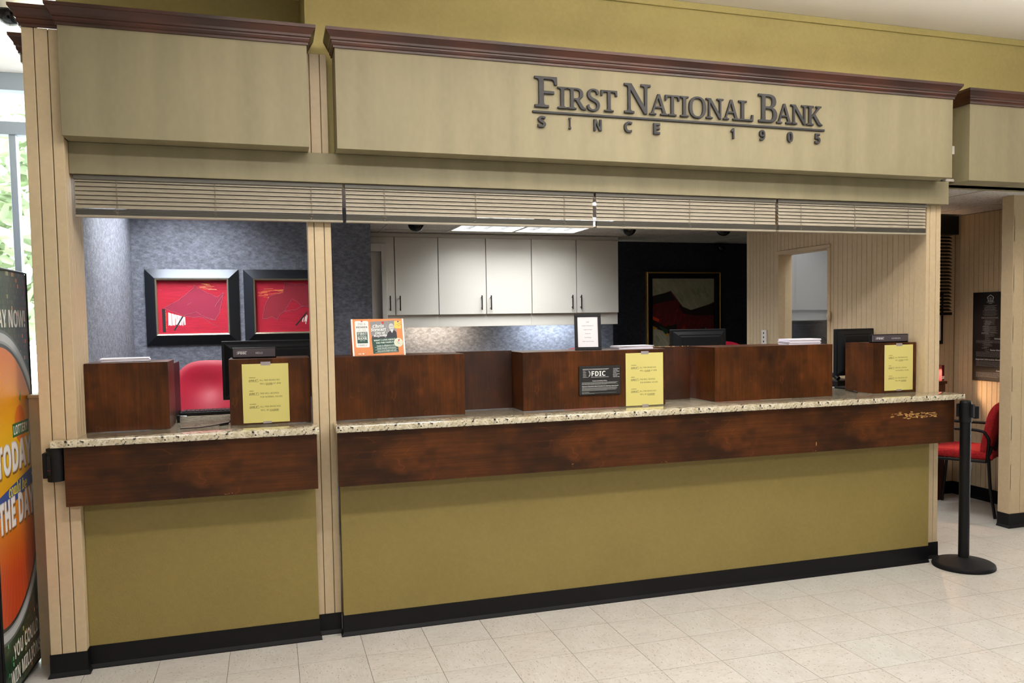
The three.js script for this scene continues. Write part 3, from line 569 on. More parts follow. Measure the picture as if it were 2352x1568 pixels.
function redPainting(kind) {
  return canvasTexture(768, 600, (g, w, h) => {
    g.fillStyle = '#b5102f'; g.fillRect(0, 0, w, h);
    strokes(g, w, h, 500, ['#c41a36', '#9c0e30', '#b0123c', '#cc2440', '#8e0a2a'], 260, 9);
    if (kind === 0) {
      strokes(g, w, h * 0.2, 10, ['#f2b25a', '#f6d08a'], 90, 4);
      for (let i = 0; i < 16; i++) { g.strokeStyle = rnd() < 0.5 ? '#f4b659' : '#f8dc9a'; g.globalAlpha = 0.75; g.lineWidth = rr(2, 5); g.beginPath(); const x = rr(0.54, 0.74) * w, y = rr(0.05, 0.17) * h; g.moveTo(x, y); g.lineTo(x + rr(30, 110), y + rr(-3, 8)); g.stroke(); } g.globalAlpha = 1;
      const flag = [[0.08, 0.52], [0.3, 0.37], [0.52, 0.14], [0.53, 0.09], [0.58, 0.15], [0.72, 0.24], [0.86, 0.32], [0.95, 0.23], [0.93, 0.36], [0.88, 0.62], [0.81, 0.76], [0.62, 0.69], [0.5, 0.7], [0.36, 0.66], [0.1, 0.53]];
      poly(g, flag, w, h, '#9a2342'); g.save(); g.globalAlpha = 0.5; strokes(g, w, h, 60, ['#a82a4a', '#8e1c3a'], 60, 6, 0.5); g.restore();
      rough(g, flag, w, h, '#8e1838', 5); rough(g, [[0.36, 0.66], [0.55, 0.6], [0.66, 0.68], [0.82, 0.76]], w, h, '#8e1838', 5); rough(g, [[0.82, 0.5], [0.88, 0.38], [0.95, 0.25]], w, h, '#7a1430', 7); rough(g, [[0.62, 0.69], [0.74, 0.8], [0.86, 0.88]], w, h, '#8e1838', 4); rough(g, [[0.42, 0.46], [0.48, 0.42]], w, h, '#8e1838', 5);
      g.fillStyle = '#1e2124'; g.fillRect(0.055 * w, 0.53 * h, 0.045 * w, 0.44 * h); g.fillStyle = '#e08a3a'; for (let i = 0; i < 40; i++) g.fillRect((0.102 + rr(0, 0.008)) * w, rr(0.55, 0.9) * h, 3, 8);
      g.strokeStyle = '#f2ece4'; g.lineWidth = 9; for (let i = 0; i < 34; i++) { const t = i / 34; g.globalAlpha = 0.9; g.beginPath(); const x = (0.14 + 0.24 * t) * w, top = (0.6 + 0.09 * t) * h; g.moveTo(x + rr(-6, 6), top); g.lineTo(x + rr(-14, 10), top + (0.24 - 0.09 * t) * h + rr(-8, 8)); g.stroke(); } g.globalAlpha = 1;
      g.strokeStyle = '#1e2a2c'; g.lineWidth = 16; g.beginPath(); g.moveTo(0.35 * w, 0.67 * h); g.lineTo(0.22 * w, 0.94 * h); g.stroke();
    } else {
      for (let i = 0; i < 40; i++) { g.strokeStyle = rnd() < 0.5 ? '#f4b659' : '#f59a4a'; g.globalAlpha = 0.7; g.lineWidth = rr(2, 6); g.beginPath(); const x = rr(0.03, 0.42) * w, y = rr(0.15, 0.34) * h; g.moveTo(x, y); g.lineTo(x + rr(30, 120), y + rr(-6, 4)); g.stroke(); } g.globalAlpha = 1;
      const flag = [[0.1, 0.74], [0.13, 0.5], [0.22, 0.3], [0.42, 0.24], [0.45, 0.04], [0.6, 0.08], [0.72, 0.06], [0.92, 0.14], [0.95, 0.4], [0.8, 0.52], [0.7, 0.5], [0.62, 0.4], [0.56, 0.36], [0.5, 0.46], [0.44, 0.6], [0.36, 0.66], [0.32, 0.76], [0.24, 0.7], [0.16, 0.74], [0.1, 0.74]];
      poly(g, flag, w, h, '#9c2436'); rough(g, flag, w, h, '#8e1838', 5); rough(g, [[0.44, 0.6], [0.6, 0.58], [0.68, 0.52], [0.9, 0.48]], w, h, '#8e1838', 5);
      g.strokeStyle = '#f2ece4'; g.lineWidth = 8; for (let i = 0; i < 20; i++) { g.beginPath(); const x = rr(0.7, 0.92) * w; g.moveTo(x, rr(0.66, 0.72) * h); g.lineTo(x - 12, rr(0.76, 0.86) * h); g.stroke(); }
      g.strokeStyle = '#1e2124'; g.lineWidth = 16; g.beginPath(); g.moveTo(0.78 * w, 0.62 * h); g.lineTo(0.6 * w, 0.88 * h); g.stroke();
    }
  });
}
for (const [i, x0, label] of [[0, -0.321, 'red abstract painting with a white patch, in a slanted silver frame'], [1, 0.313, 'red abstract painting partly hidden by the middle post']]) {
  const p = thing('framed_painting', label, 'painting', [0, 0, 0], 0, 'pair of red paintings'), x1 = x0 + 0.602, y0 = 1.42, y1 = 1.94, z = -1.999;
  frameBars(p, x0, x1, y0, y1, z, [[0, 0], [0, 0.012], [0.062, 0.05], [0.066, 0.05]], M.frameMetal);
  frameBars(p, x0 + 0.066, x1 - 0.066, y0 + 0.066, y1 - 0.066, z, [[0, 0.05], [0.002, 0.054], [0.01, 0.05], [0.013, 0.036], [0.013, 0.02]], std({ color: '#a39a86', roughness: 0.3, metalness: 0.7 }), 'inner_lip');
  board(p, 'canvas', x0 + 0.078, x1 - 0.078, y0 + 0.078, y1 - 0.078, z + 0.022, redPainting(i));
}
{
  const tex = canvasTexture(640, 740, (g, w, h) => {
    g.fillStyle = '#a9a68a'; g.fillRect(0, 0, w, h);
    strokes(g, w, h, 420, ['#c2bda0', '#8f9070', '#7a8662', '#b7ad86', '#9aa184', '#d2c9ae'], 90, 26, 0.9);
    poly(g, [[0, 0.2], [0.18, 0.17], [0.3, 0.14], [0.38, 0.22], [0.5, 0.33], [0.62, 0.36], [0.8, 0.33], [1, 0.27], [1, 0.6], [0.9, 0.62], [0.86, 0.56], [0.8, 0.58], [0.64, 0.62], [0.64, 1], [0.24, 1], [0.3, 0.88], [0.22, 0.8], [0.32, 0.7], [0.36, 0.6], [0.2, 0.6], [0, 0.55]], w, h, '#5e1014');
    g.save(); g.beginPath(); [[0, 0.28], [0.25, 0.24], [0.5, 0.4], [1, 0.4], [1, 0.58], [0.8, 0.58], [0.64, 0.62], [0.64, 1], [0.26, 1], [0.34, 0.66], [0, 0.5]].forEach(([x, y], i) => g[i ? 'lineTo' : 'moveTo'](x * w, y * h)); g.clip();
    strokes(g, w, h, 520, ['#8a1216', '#a8161a', '#6a0d12', '#bf1f1c', '#4a0a0e'], 70, 14, 2.1); strokes(g, w, h, 26, ['#e08a70', '#d8452a'], 30, 3, 2.1); g.restore();
    poly(g, [[0, 0.2], [0.28, 0.15], [0.37, 0.24], [0.2, 0.26], [0, 0.3]], w, h, '#1c1d14'); poly(g, [[0.42, 0.3], [0.62, 0.36], [1, 0.28], [1, 0.42], [0.7, 0.42], [0.5, 0.4]], w, h, '#26150f');
    poly(g, [[0, 0.46], [0.2, 0.54], [0.4, 0.52], [0.36, 0.7], [0.22, 0.6], [0, 0.55]], w, h, '#1d0f10'); poly(g, [[0.1, 0.53], [0.26, 0.58], [0.22, 0.64]], w, h, '#24472f'); poly(g, [[0, 0.53], [0.09, 0.56], [0.02, 0.575]], w, h, '#d08a1e'); poly(g, [[0.2, 0.63], [0.28, 0.62], [0.24, 0.655]], w, h, '#dc9a26');
    poly(g, [[0.28, 0.6], [0.36, 0.58], [0.33, 0.7], [0.28, 0.68]], w, h, '#2a5a4c'); poly(g, [[0, 0.42], [0.12, 0.46], [0.1, 0.49], [0, 0.46]], w, h, '#d2401c');
    poly(g, [[0.82, 0.55], [0.94, 0.62], [0.82, 0.74], [0.7, 0.64]], w, h, '#3a1a22'); poly(g, [[0.64, 0.64], [0.72, 0.66], [0.82, 0.75], [0.95, 0.62], [1, 0.6], [1, 0.76], [0.64, 0.76]], w, h, '#c9b98e'); poly(g, [[0.82, 0.55], [0.94, 0.62], [0.82, 0.74], [0.7, 0.64]], w, h, '#3a1a22');
  });
  const p = thing('framed_painting', 'tall abstract painting in a black frame with gold beading', 'painting', [0, 0, 0]), z = -4.049, x0 = 4.395, x1 = 5.30, y0 = 0.95, y1 = 2.06;
  frameBars(p, x0, x1, y0, y1, z, [[0, 0], [0, 0.04], [0.008, 0.045], [0.016, 0.04]], M.gold, 'gold_bead');
  frameBars(p, x0 + 0.016, x1 - 0.016, y0 + 0.016, y1 - 0.016, z, [[0, 0.04], [0.03, 0.034], [0.055, 0.024], [0.055, 0.01]], M.black);
  board(p, 'canvas', x0 + 0.07, x1 - 0.07, y0 + 0.07, y1 - 0.07, z + 0.011, tex);
}

// ---------------------------------------------------------------- notices, plaques, cards
const font = (px, bold = false, fam = 'sans-serif') => `${bold ? 'bold ' : ''}${px}px ${fam}`;
const noticeT = canvasTexture(680, 880, (g, w, h) => {
  g.fillStyle = '#cfc577'; g.fillRect(0, 0, w, h);
  g.fillStyle = '#4c4526'; g.textBaseline = 'alphabetic';
  const block = (y, day, date, sup, l1, l2a, l2b, l2c) => {
    g.font = font(19, true); g.fillText(day, 96, y);
    g.font = font(34, true); g.fillText(date, 96, y + 46); let x = 96 + g.measureText(date).width; g.font = font(19, true); g.fillText(sup, x, y + 30); x += g.measureText(sup).width; g.font = font(34, true); g.fillText(':', x, y + 46); x += 12; g.fillRect(96, y + 52, x - 96, 4);
    g.font = font(34); g.fillText(l1, x + 10, y + 46); let X = x + 14; g.fillText(l2a, X, y + 98); X += g.measureText(l2a).width; g.font = font(34, true); g.fillText(l2b, X, y + 98); const ww = g.measureText(l2b).width; if (ww > 1) g.fillRect(X, y + 104, ww, 4); X += ww; g.font = font(34); g.fillText(l2c, X, y + 98);
  };
  block(212, 'THURSDAY,', 'JUNE 6', 'TH', 'ALL FNB BRANCHES', 'WILL ', 'CLOSE', ' AT 4PM');
  block(410, 'FRIDAY,', 'JUNE 7', 'TH', 'FNB WILL REOPEN', 'FOR NORMAL HOURS', '', '');
  block(608, 'SATURDAY,', 'JUNE 8', 'TH', 'ALL FNB BRANCHES', 'WILL BE ', 'CLOSED!', '');
});
for (const [x0, x1, y0, y1, z, where] of [[0.343, 0.560, 1.072, 1.361, -0.07, 'box beside the middle post'], [2.368, 2.599, 1.066, 1.362, -0.05, 'box beside the deposit insurance plaque'], [4.143, 4.361, 1.079, 1.366, -0.07, 'box against the end column']]) {
  const n = thing('paper_notice', `yellow paper notice of closing days taped to the ${where}`, 'notice', [0, 0, 0], 0, 'yellow closing notices');
  board(n, 'sheet', x0, x1, y0, y1, z + 0.0015, noticeT, { roughness: 0.85 }, 0.001);
  const m = (x0 + x1) / 2 + 0.003;
  mesh('tape', bb(m - 0.024, m + 0.022, y1 - 0.008, y1 + 0.010, z + 0.0022, z + 0.0026), M.tape, n);
  mesh('tape', bb(m - 0.02, m + 0.02, y0 - 0.004, y0 + 0.006, z + 0.0022, z + 0.0026), M.tape, n);
}
const lines = (g, x, y, w, n, dy, c = '#b9b9b9', t = 3) => { g.fillStyle = c; for (let i = 0; i < n; i++) { let X = x; const e = x + w * (i === n - 1 ? rr(0.3, 0.7) : rr(0.93, 1)); while (X < e) { const l = rr(6, 26); g.fillRect(X, y + i * dy, Math.min(l, e - X), t); X += l + rr(3, 6); } } };
function fdicMark(g, x, y, s, c = '#e8e8e8') {
  g.fillStyle = c; g.font = font(s, true); g.fillText('FDIC', x, y);
  g.strokeStyle = c; g.lineWidth = s * 0.07; g.beginPath(); g.arc(x - s * 0.62, y - s * 0.36, s * 0.5, -0.95, 0.95); g.stroke(); g.lineWidth = s * 0.03; g.setLineDash?.([2, 3]); g.beginPath(); g.arc(x - s * 0.7, y - s * 0.36, s * 0.44, -0.9, 0.9); g.stroke(); g.setLineDash?.([]);
}
{
  const t = canvasTexture(780, 520, (g, w, h) => {
    g.fillStyle = '#161618'; g.fillRect(0, 0, w, h);
    fdicMark(g, 214, 178, 124); g.fillStyle = '#d8d8d8'; g.fillRect(58, 46, 500, 6); g.fillRect(58, 60, 470, 3); g.fillRect(215, 196, 340, 5); g.fillRect(58, 196, 110, 3);
    for (let i = 0; i < 7; i++) g.fillRect(62, 80 + i * 17, rr(40, 70), 3);
    g.font = font(20, true); ['Transactions', 'received', 'after 4:00pm', 'will be', 'processed on', 'the next', 'business day'].forEach((s, i) => g.fillText(s, 640, 58 + i * 25));
    g.font = font(24, true); g.textAlign = 'center'; g.fillText('Funds Availability Policy', w / 2 - 10, 276); g.textAlign = 'left'; lines(g, 40, 292, 700, 5, 10, '#b5b5b5', 4);
    g.fillStyle = '#e0e0e0'; g.font = font(25, true); g.fillText('Important Information About Procedures for Opening a New Account', 40, 374, 700); lines(g, 40, 388, 690, 6, 11, '#b5b5b5', 4); g.font = font(16, true); g.fillText('For Your Business', 40, 480, 180); lines(g, 40, 488, 690, 2, 10, '#9a9a9a', 4);
  });
  const p = thing('plaque', 'black deposit insurance plaque with white lettering on brown box', 'plaque');
  mesh('backing', bb(2.087, 2.334, 1.137, 1.298, -0.0495, -0.041, 0.002), M.black, p);
  board(p, 'face', 2.0895, 2.3315, 1.1395, 1.2955, -0.0405, t, { roughness: 0.6 }, 0.001);
}
function namePlate(x0, x1, y0, z, name, label) {
  const t = canvasTexture(660, 150, (g, w, h) => { g.fillStyle = '#4a4248'; g.fillRect(0, 0, w, h); fdicMark(g, 78, 98, 58, '#efefef'); g.fillRect(70, 44, 150, 3); g.fillStyle = '#d8d4d8'; g.font = font(46); g.fillText(name, 350, 96); });
  const n = thing('name_plate', label, 'name plate');
  mesh('holder', bb(x0, x1, y0, y0 + 0.053, z - 0.03, z, 0.006), M.black, n);
  board(n, 'insert', x0 + 0.006, x1 - 0.006, y0 + 0.007, y0 + 0.047, z + 0.0006, t, { roughness: 0.4 }, 0.001);
}
namePlate(0.296, 0.507, 1.3865, -0.15, 'KELLI', 'black name plate on the box beside the middle post');
namePlate(4.07, 4.355, 1.3805, -0.10, 'GENEVA', 'black name plate on the box against the end column');
{ // orange tent card
  const t = canvasTexture(900, 640, (g, w, h) => {
    g.fillStyle = '#e08a52'; g.fillRect(0, 0, w, h); strokes(g, w, h, 300, ['#e89a66', '#d67c44', '#e4915c'], 30, 3); g.fillStyle = '#f6f2ee'; g.fillRect(0, 0, 26, h); g.fillRect(w - 26, 0, 26, h);
    g.save(); g.translate(60, 34); g.rotate(0.0); g.fillStyle = '#f4f1ec'; const rrect = (x, y, ww, hh, r) => { g.beginPath(); g.moveTo(x + r, y); g.arcTo(x + ww, y, x + ww, y + hh, r); g.arcTo(x + ww, y + hh, x, y + hh, r); g.arcTo(x, y + hh, x, y, r); g.arcTo(x, y, x + ww, y, r); g.fill(); }; rrect(0, 0, 232, 460, 26);
    g.textAlign = 'center'; g.fillStyle = '#8a8680'; g.font = font(60); g.fillText("I'M A", 116, 76); g.fillStyle = '#3a3a3a'; g.font = font(46, true); g.fillText('MEMBER', 116, 126, 200); g.fillStyle = '#9a968f'; g.font = font(46); g.fillText('OF THE', 116, 176, 190);
    g.fillStyle = '#23493f'; g.fillRect(28, 190, 178, 200); g.fillStyle = '#f2f2ee'; g.font = font(62, true, 'serif'); g.fillText('FIRST', 117, 244, 160); g.font = font(26, true, 'serif'); g.fillText('NATIONAL', 117, 274, 150); g.font = font(62, true, 'serif'); g.fillText('BANK', 117, 326, 160); g.font = font(16); g.fillText('SINCE  1905', 117, 350, 130); g.fillStyle = '#3a3a3a'; g.font = font(46); g.fillText('FAMILY', 116, 440, 200); g.restore();
    g.save(); g.translate(318, 50); g.rotate(-0.05); g.fillStyle = '#8a8a8c'; g.fillRect(0, 0, 440, 300); strokes(g, 440, 300, 60, ['#a8a8aa', '#6c6c70', '#bcbcbe'], 60, 22, 1.3);
    g.fillStyle = '#c9c7c6'; g.beginPath(); g.ellipse(362, 110, 44, 58, 0, 0, 7); g.fill(); g.fillStyle = '#8b8886'; g.fillRect(334, 96, 60, 10); g.fillRect(344, 140, 40, 8); poly(g, [[0.55, 1], [0.66, 0.7], [0.78, 0.58], [0.92, 0.58], [1, 0.7], [1, 1]], 440, 300, '#2c2b36'); poly(g, [[0.76, 0.55], [0.82, 0.74], [0.9, 0.55]], 440, 300, '#d8d8d8'); poly(g, [[0, 1], [0.04, 0.84], [0.3, 0.8], [0.5, 0.9], [0.55, 1]], 440, 300, '#35333f');
    g.fillStyle = '#f8f8f6'; g.strokeStyle = '#6a6a6a'; g.lineWidth = 2; g.textAlign = 'center'; g.font = 'italic bold 74px serif'; for (const [s, x, y, f] of [['Chris', 130, 110, 74], ['Stewart', 130, 170, 74], ['City of', 150, 222, 50], ['Magnolia', 150, 270, 50]]) { g.font = `italic bold ${f}px serif`; g.fillText(s, x, y, 260); }
    g.fillStyle = '#23493f'; g.fillRect(0, 300, 440, 260); g.fillStyle = '#dfe6e0'; g.font = font(38, true); g.fillText('WHAT I LOVE ABOUT', 220, 346, 400); g.fillText('THE FNB FAMILY:', 220, 392, 330); g.font = 'italic bold 32px serif'; ['loyalty & willingness to help', 'family friendly environment', 'when service begins and ends'].forEach((s, i) => { g.fillText(s, 236, 440 + i * 46, 330); g.fillRect(40, 450 + i * 46, 385, 4); }); g.restore();
    g.fillStyle = '#f0c95e'; g.save(); g.translate(740, 40); g.rotate(0.06); g.fillRect(0, 0, 120, 128); g.fillStyle = '#6a5a2c'; g.rotate(-0.5); g.font = font(20, true); g.fillText('no reward', 6, 84, 90); g.fillText('like this', 14, 112, 76); g.restore();
    g.fillStyle = '#dfe0cc'; g.beginPath(); g.arc(790, 420, 78, 0, 7); g.fill(); g.strokeStyle = '#b5b79e'; g.lineWidth = 3; for (const r of [70, 52, 40]) { g.beginPath(); g.arc(790, 420, r, 0, 7); g.stroke(); } g.fillStyle = '#c8352c'; g.beginPath(); g.ellipse(800, 380, 10, 22, 0.5, 0, 7); g.fill(); g.fillStyle = '#5a6b58'; g.fillRect(760, 410, 46, 8); g.fillRect(772, 436, 40, 6);
    g.fillStyle = '#c8352c'; g.beginPath(); g.arc(180, 38, 15, 0, 7); g.fill(); g.beginPath(); g.arc(540, 68, 22, 0, 7); g.fill(); g.fillStyle = '#2f4aa0'; g.beginPath(); g.arc(806, 52, 13, 0, 7); g.fill(); g.fillStyle = '#f4ece2'; g.font = font(26, true); g.fillText('FDIC', 92, 616); g.fillRect(164, 594, 26, 22);
  });
  const c = thing('tent_card', 'orange folded tent card about the bank family on counter box', 'tent card', [1.012, 1.3845, -0.155], 0.03);
  for (const s of [1, -1]) {
    const b = mesh('leaf', new THREE.BoxGeometry(0.27, 0.195, 0.002), [M.paper, M.paper, M.paper, M.paper, s > 0 ? std({ map: t, roughness: 0.6 }) : std({ color: '#d67c44' }), std({ color: '#c0623a', roughness: 0.7 })], c);
    b.rotation.x = -s * 0.27 + (s < 0 ? 0 : 0); b.position.set(0, 0.0945, s * 0.0265);
  }
}
{ // framed fee list on an easel back
  const t = canvasTexture(380, 560, (g, w, h) => { g.fillStyle = '#e6e3e8'; g.fillRect(0, 0, w, h); g.fillStyle = '#55515a'; g.textAlign = 'center'; g.font = font(22, false, 'serif'); ['FEES', 'Instant Statement $2', 'Copies $1/Page', 'Notary $5', 'Fax $1/Page', 'Bank Check $5 Each'].forEach((s, i) => g.fillText(s, w / 2, 100 + i * 72)); g.fillRect(w / 2 - 30, 106, 60, 2); });
  const f = thing('tabletop_sign', 'black easel frame with a white fee list', 'sign', [2.178, 1.3825, -0.13], -0.28), q = new THREE.Group();
  q.name = 'tilted_frame'; f.add(q); q.rotation.x = -0.2;
  const w = 0.15, h = 0.208;
  mesh('frame', [bb(-w / 2, w / 2, 0, 0.018, -0.012, 0, 0.002), bb(-w / 2, w / 2, h - 0.018, h, -0.012, 0, 0.002), bb(-w / 2, -w / 2 + 0.018, 0.018, h - 0.018, -0.012, 0, 0.002), bb(w / 2 - 0.018, w / 2, 0.018, h - 0.018, -0.012, 0, 0.002)], M.black, q);
  const s = board(q, 'fee_sheet', -w / 2 + 0.017, w / 2 - 0.017, 0.017, h - 0.017, -0.006, t);
  const st = new THREE.Shape([[0, 0], [-0.075, 0], [-0.05, 0.07], [-0.018, 0.09]].map((p) => new THREE.Vector2(...p)));
  mesh('easel_back', new THREE.ExtrudeGeometry(st, { depth: 0.11, bevelEnabled: false }).rotateY(-Math.PI / 2).translate(0.055, 0.001, -0.014), M.black, f).rotation.y = 0;
}
function paperStack(x, y, z, w, d, n, turn, label) {
  const s = thing('paper_stack', label, 'papers', [x, y, z], turn);
  for (let i = 0; i < n; i++) {
    const h = 0.0028, curve = [], m = mesh('sheet_bundle', muv(new THREE.BoxGeometry(w, h, d, 8, 1, 1)), M.paper, s);
    m.position.set(rr(-0.004, 0.004), h / 2 + i * (h + 0.0003), rr(-0.003, 0.003)); m.rotation.y = rr(-0.03, 0.03);
  }
}
paperStack(-0.185, 1.3845, -0.19, 0.21, 0.12, 6, 0.1, 'small stack of white forms on the box by the pilaster');
paperStack(2.47, 1.3825, -0.19, 0.215, 0.12, 6, 0.05, 'stack of white forms right of the black easel frame');
paperStack(3.59, 1.3825, -0.17, 0.22, 0.12, 11, -0.04, 'thick stack of white forms on the plain counter box');

// ---------------------------------------------------------------- computers and small things on the counter
function monitor(x, z, top, w, h, turn, label) {
  const m = thing('computer_monitor', label, 'monitor', [x, GY + 0.0005, z], turn), y1 = top - GY, y0 = y1 - h;
  mesh('back_shell', bb(-w / 2, w / 2, y0, y1, -0.02, 0.006, 0.004), M.monitor, m);
  const hump = new THREE.BufferGeometry(); { const a = [[-w / 2 + 0.012, y0 + 0.012, 0.005], [w / 2 - 0.012, y0 + 0.012, 0.005], [w / 2 - 0.012, y1 - 0.012, 0.005], [-w / 2 + 0.012, y1 - 0.012, 0.005]], b = [[-w / 2 + 0.06, y0 + 0.05, 0.032], [w / 2 - 0.06, y0 + 0.05, 0.032], [w / 2 - 0.06, y1 - 0.05, 0.032], [-w / 2 + 0.06, y1 - 0.05, 0.032]], p = []; for (let i = 0; i < 4; i++) { const j = (i + 1) % 4; p.push(...a[i], ...a[j], ...b[j], ...a[i], ...b[j], ...b[i]); } p.push(...b[0], ...b[1], ...b[2], ...b[0], ...b[2], ...b[3]); hump.setAttribute('position', new THREE.Float32BufferAttribute(p, 3)); hump.computeVertexNormals(); }
  mesh('back_bulge', hump, M.monitor, m);
  mesh('vent_slot', bb(-w / 2 + 0.05, w / 2 - 0.05, y1 - 0.04, y1 - 0.034, 0.014, 0.026), M.blackMatt, m);
  mesh('screen', bb(-w / 2 + 0.01, w / 2 - 0.01, y0 + 0.012, y1 - 0.012, -0.0215, -0.0195), M.dome, m);
  mesh('stand', bb(-0.04, 0.04, 0.012, y0 + 0.1, -0.045, -0.022, 0.004), M.monitor, m);
  mesh('foot', bb(-0.08, 0.08, 0, 0.012, -0.1, 0.06, 0.004), M.monitor, m);
}
monitor(0.48, -0.52, 1.466, 0.50, 0.315, 0, 'black monitor seen from behind the short counter');
monitor(3.13, -0.60, 1.48, 0.40, 0.27, 0, 'black monitor before the tall abstract painting');
monitor(4.205, -0.425, 1.466, 0.355, 0.31, 0.17, 'black monitor behind the box against the end column');
{
  const k = thing('keyboard', 'black keyboard on the short granite counter', 'keyboard', [0.21, GY + 0.0005, -0.7], 0.02);
  mesh('body', bb(-0.21, 0.21, 0, 0.018, -0.07, 0.07, 0.004), M.blackMatt, k);
  const keys = []; for (let r = 0; r < 5; r++) for (let c = 0; c < 18; c++) keys.push(bb(-0.2 + c * 0.0222, -0.2 + c * 0.0222 + 0.019, 0.0175, 0.023, -0.058 + r * 0.0235, -0.058 + r * 0.0235 + 0.019));
  mesh('key_field', keys, M.black, k);
  const c = thing('cable', 'thin black cable with plug on the short granite counter', 'cable');
  mesh('wire', tube([[0.06, GY + 0.003, -0.02], [0.14, GY + 0.003, -0.03], [0.21, GY + 0.0035, -0.09], [0.27, GY + 0.003, -0.2], [0.272, GY + 0.003, -0.32]], 0.0022, 30, 6), M.blackMatt, c);
  mesh('plug', cyl(0.006, [0.235, GY + 0.0065, -0.075], [0.268, GY + 0.0065, -0.12], 10), M.black, c);
  const d = thing('desk_clip', 'small chrome clip beside the pilaster counter box', 'clip', [0.045, GY + 0.0005, -0.33]);
  mesh('arm', cyl(0.004, [-0.02, 0.03, 0], [0.02, 0.028, 0.01], 8), std({ color: '#b8b8bc', metalness: 0.9, roughness: 0.2 }), d);
  mesh('base', bb(-0.028, -0.014, 0, 0.036, -0.01, 0.01, 0.002), M.black, d);
  const st = thing('computer_tower', 'black computer tower with white stickers beside the pilaster box', 'computer');
  mesh('case', bb(-0.11, 0.0, GY + 0.0005, 1.36, -0.72, -0.345, 0.004), M.black, st);
  mesh('sticker', bb(-0.0001, 0.0008, 1.24, 1.278, -0.42, -0.36), M.paper, st);
  mesh('sticker', bb(-0.0001, 0.0008, 1.165, 1.232, -0.425, -0.357), M.paper, st);
}
{
  const p = thing('telephone', 'black desk telephone beside the end column box', 'telephone', [4.275, GY + 0.0005, -0.69], 0.1);
  mesh('body', bb(-0.09, 0.09, 0, 0.045, -0.1, 0.1, 0.01), M.black, p);
  mesh('handset', tube([[-0.075, 0.055, -0.09], [-0.078, 0.075, -0.05], [-0.078, 0.077, 0.05], [-0.075, 0.055, 0.09]], 0.017, 24, 10), M.black, p);
  const q = thing('paper_sheet', 'loose white paper before the black telephone', 'paper', [4.11, GY + 0.0003, -0.61], 0.2);
  mesh('sheet', bb(-0.06, 0.06, 0, 0.0006, -0.06, 0.06), M.paper, q);
  const b = thing('pen', 'blue pen resting on the black telephone', 'pen', [4.23, 1.15, -0.66]);
  mesh('barrel', cyl(0.006, [-0.05, 0.004, 0.02], [0.06, 0.014, 0], 10), std({ color: '#2f7fc4', roughness: 0.3 }), b);
  mesh('tip', cyl(0.006, [-0.05, 0.004, 0.02], [-0.068, 0.002, 0.0235], 10, 0.002), std({ color: '#c8c8cc', metalness: 0.8, roughness: 0.3 }), b);
  const n = thing('pen', 'dark pen lying on the granite beside the end box', 'pen', [4.02, GY + 0.006, -0.21]);
  mesh('barrel', cyl(0.0045, [0.025, 0, -0.075], [-0.025, 0, 0.07], 10), M.black, n);
  mesh('clip', cyl(0.0018, [-0.006, 0.0055, 0.015], [-0.025, 0.0055, 0.07], 6), std({ color: '#9a9aa0', metalness: 0.8, roughness: 0.3 }), n);
}

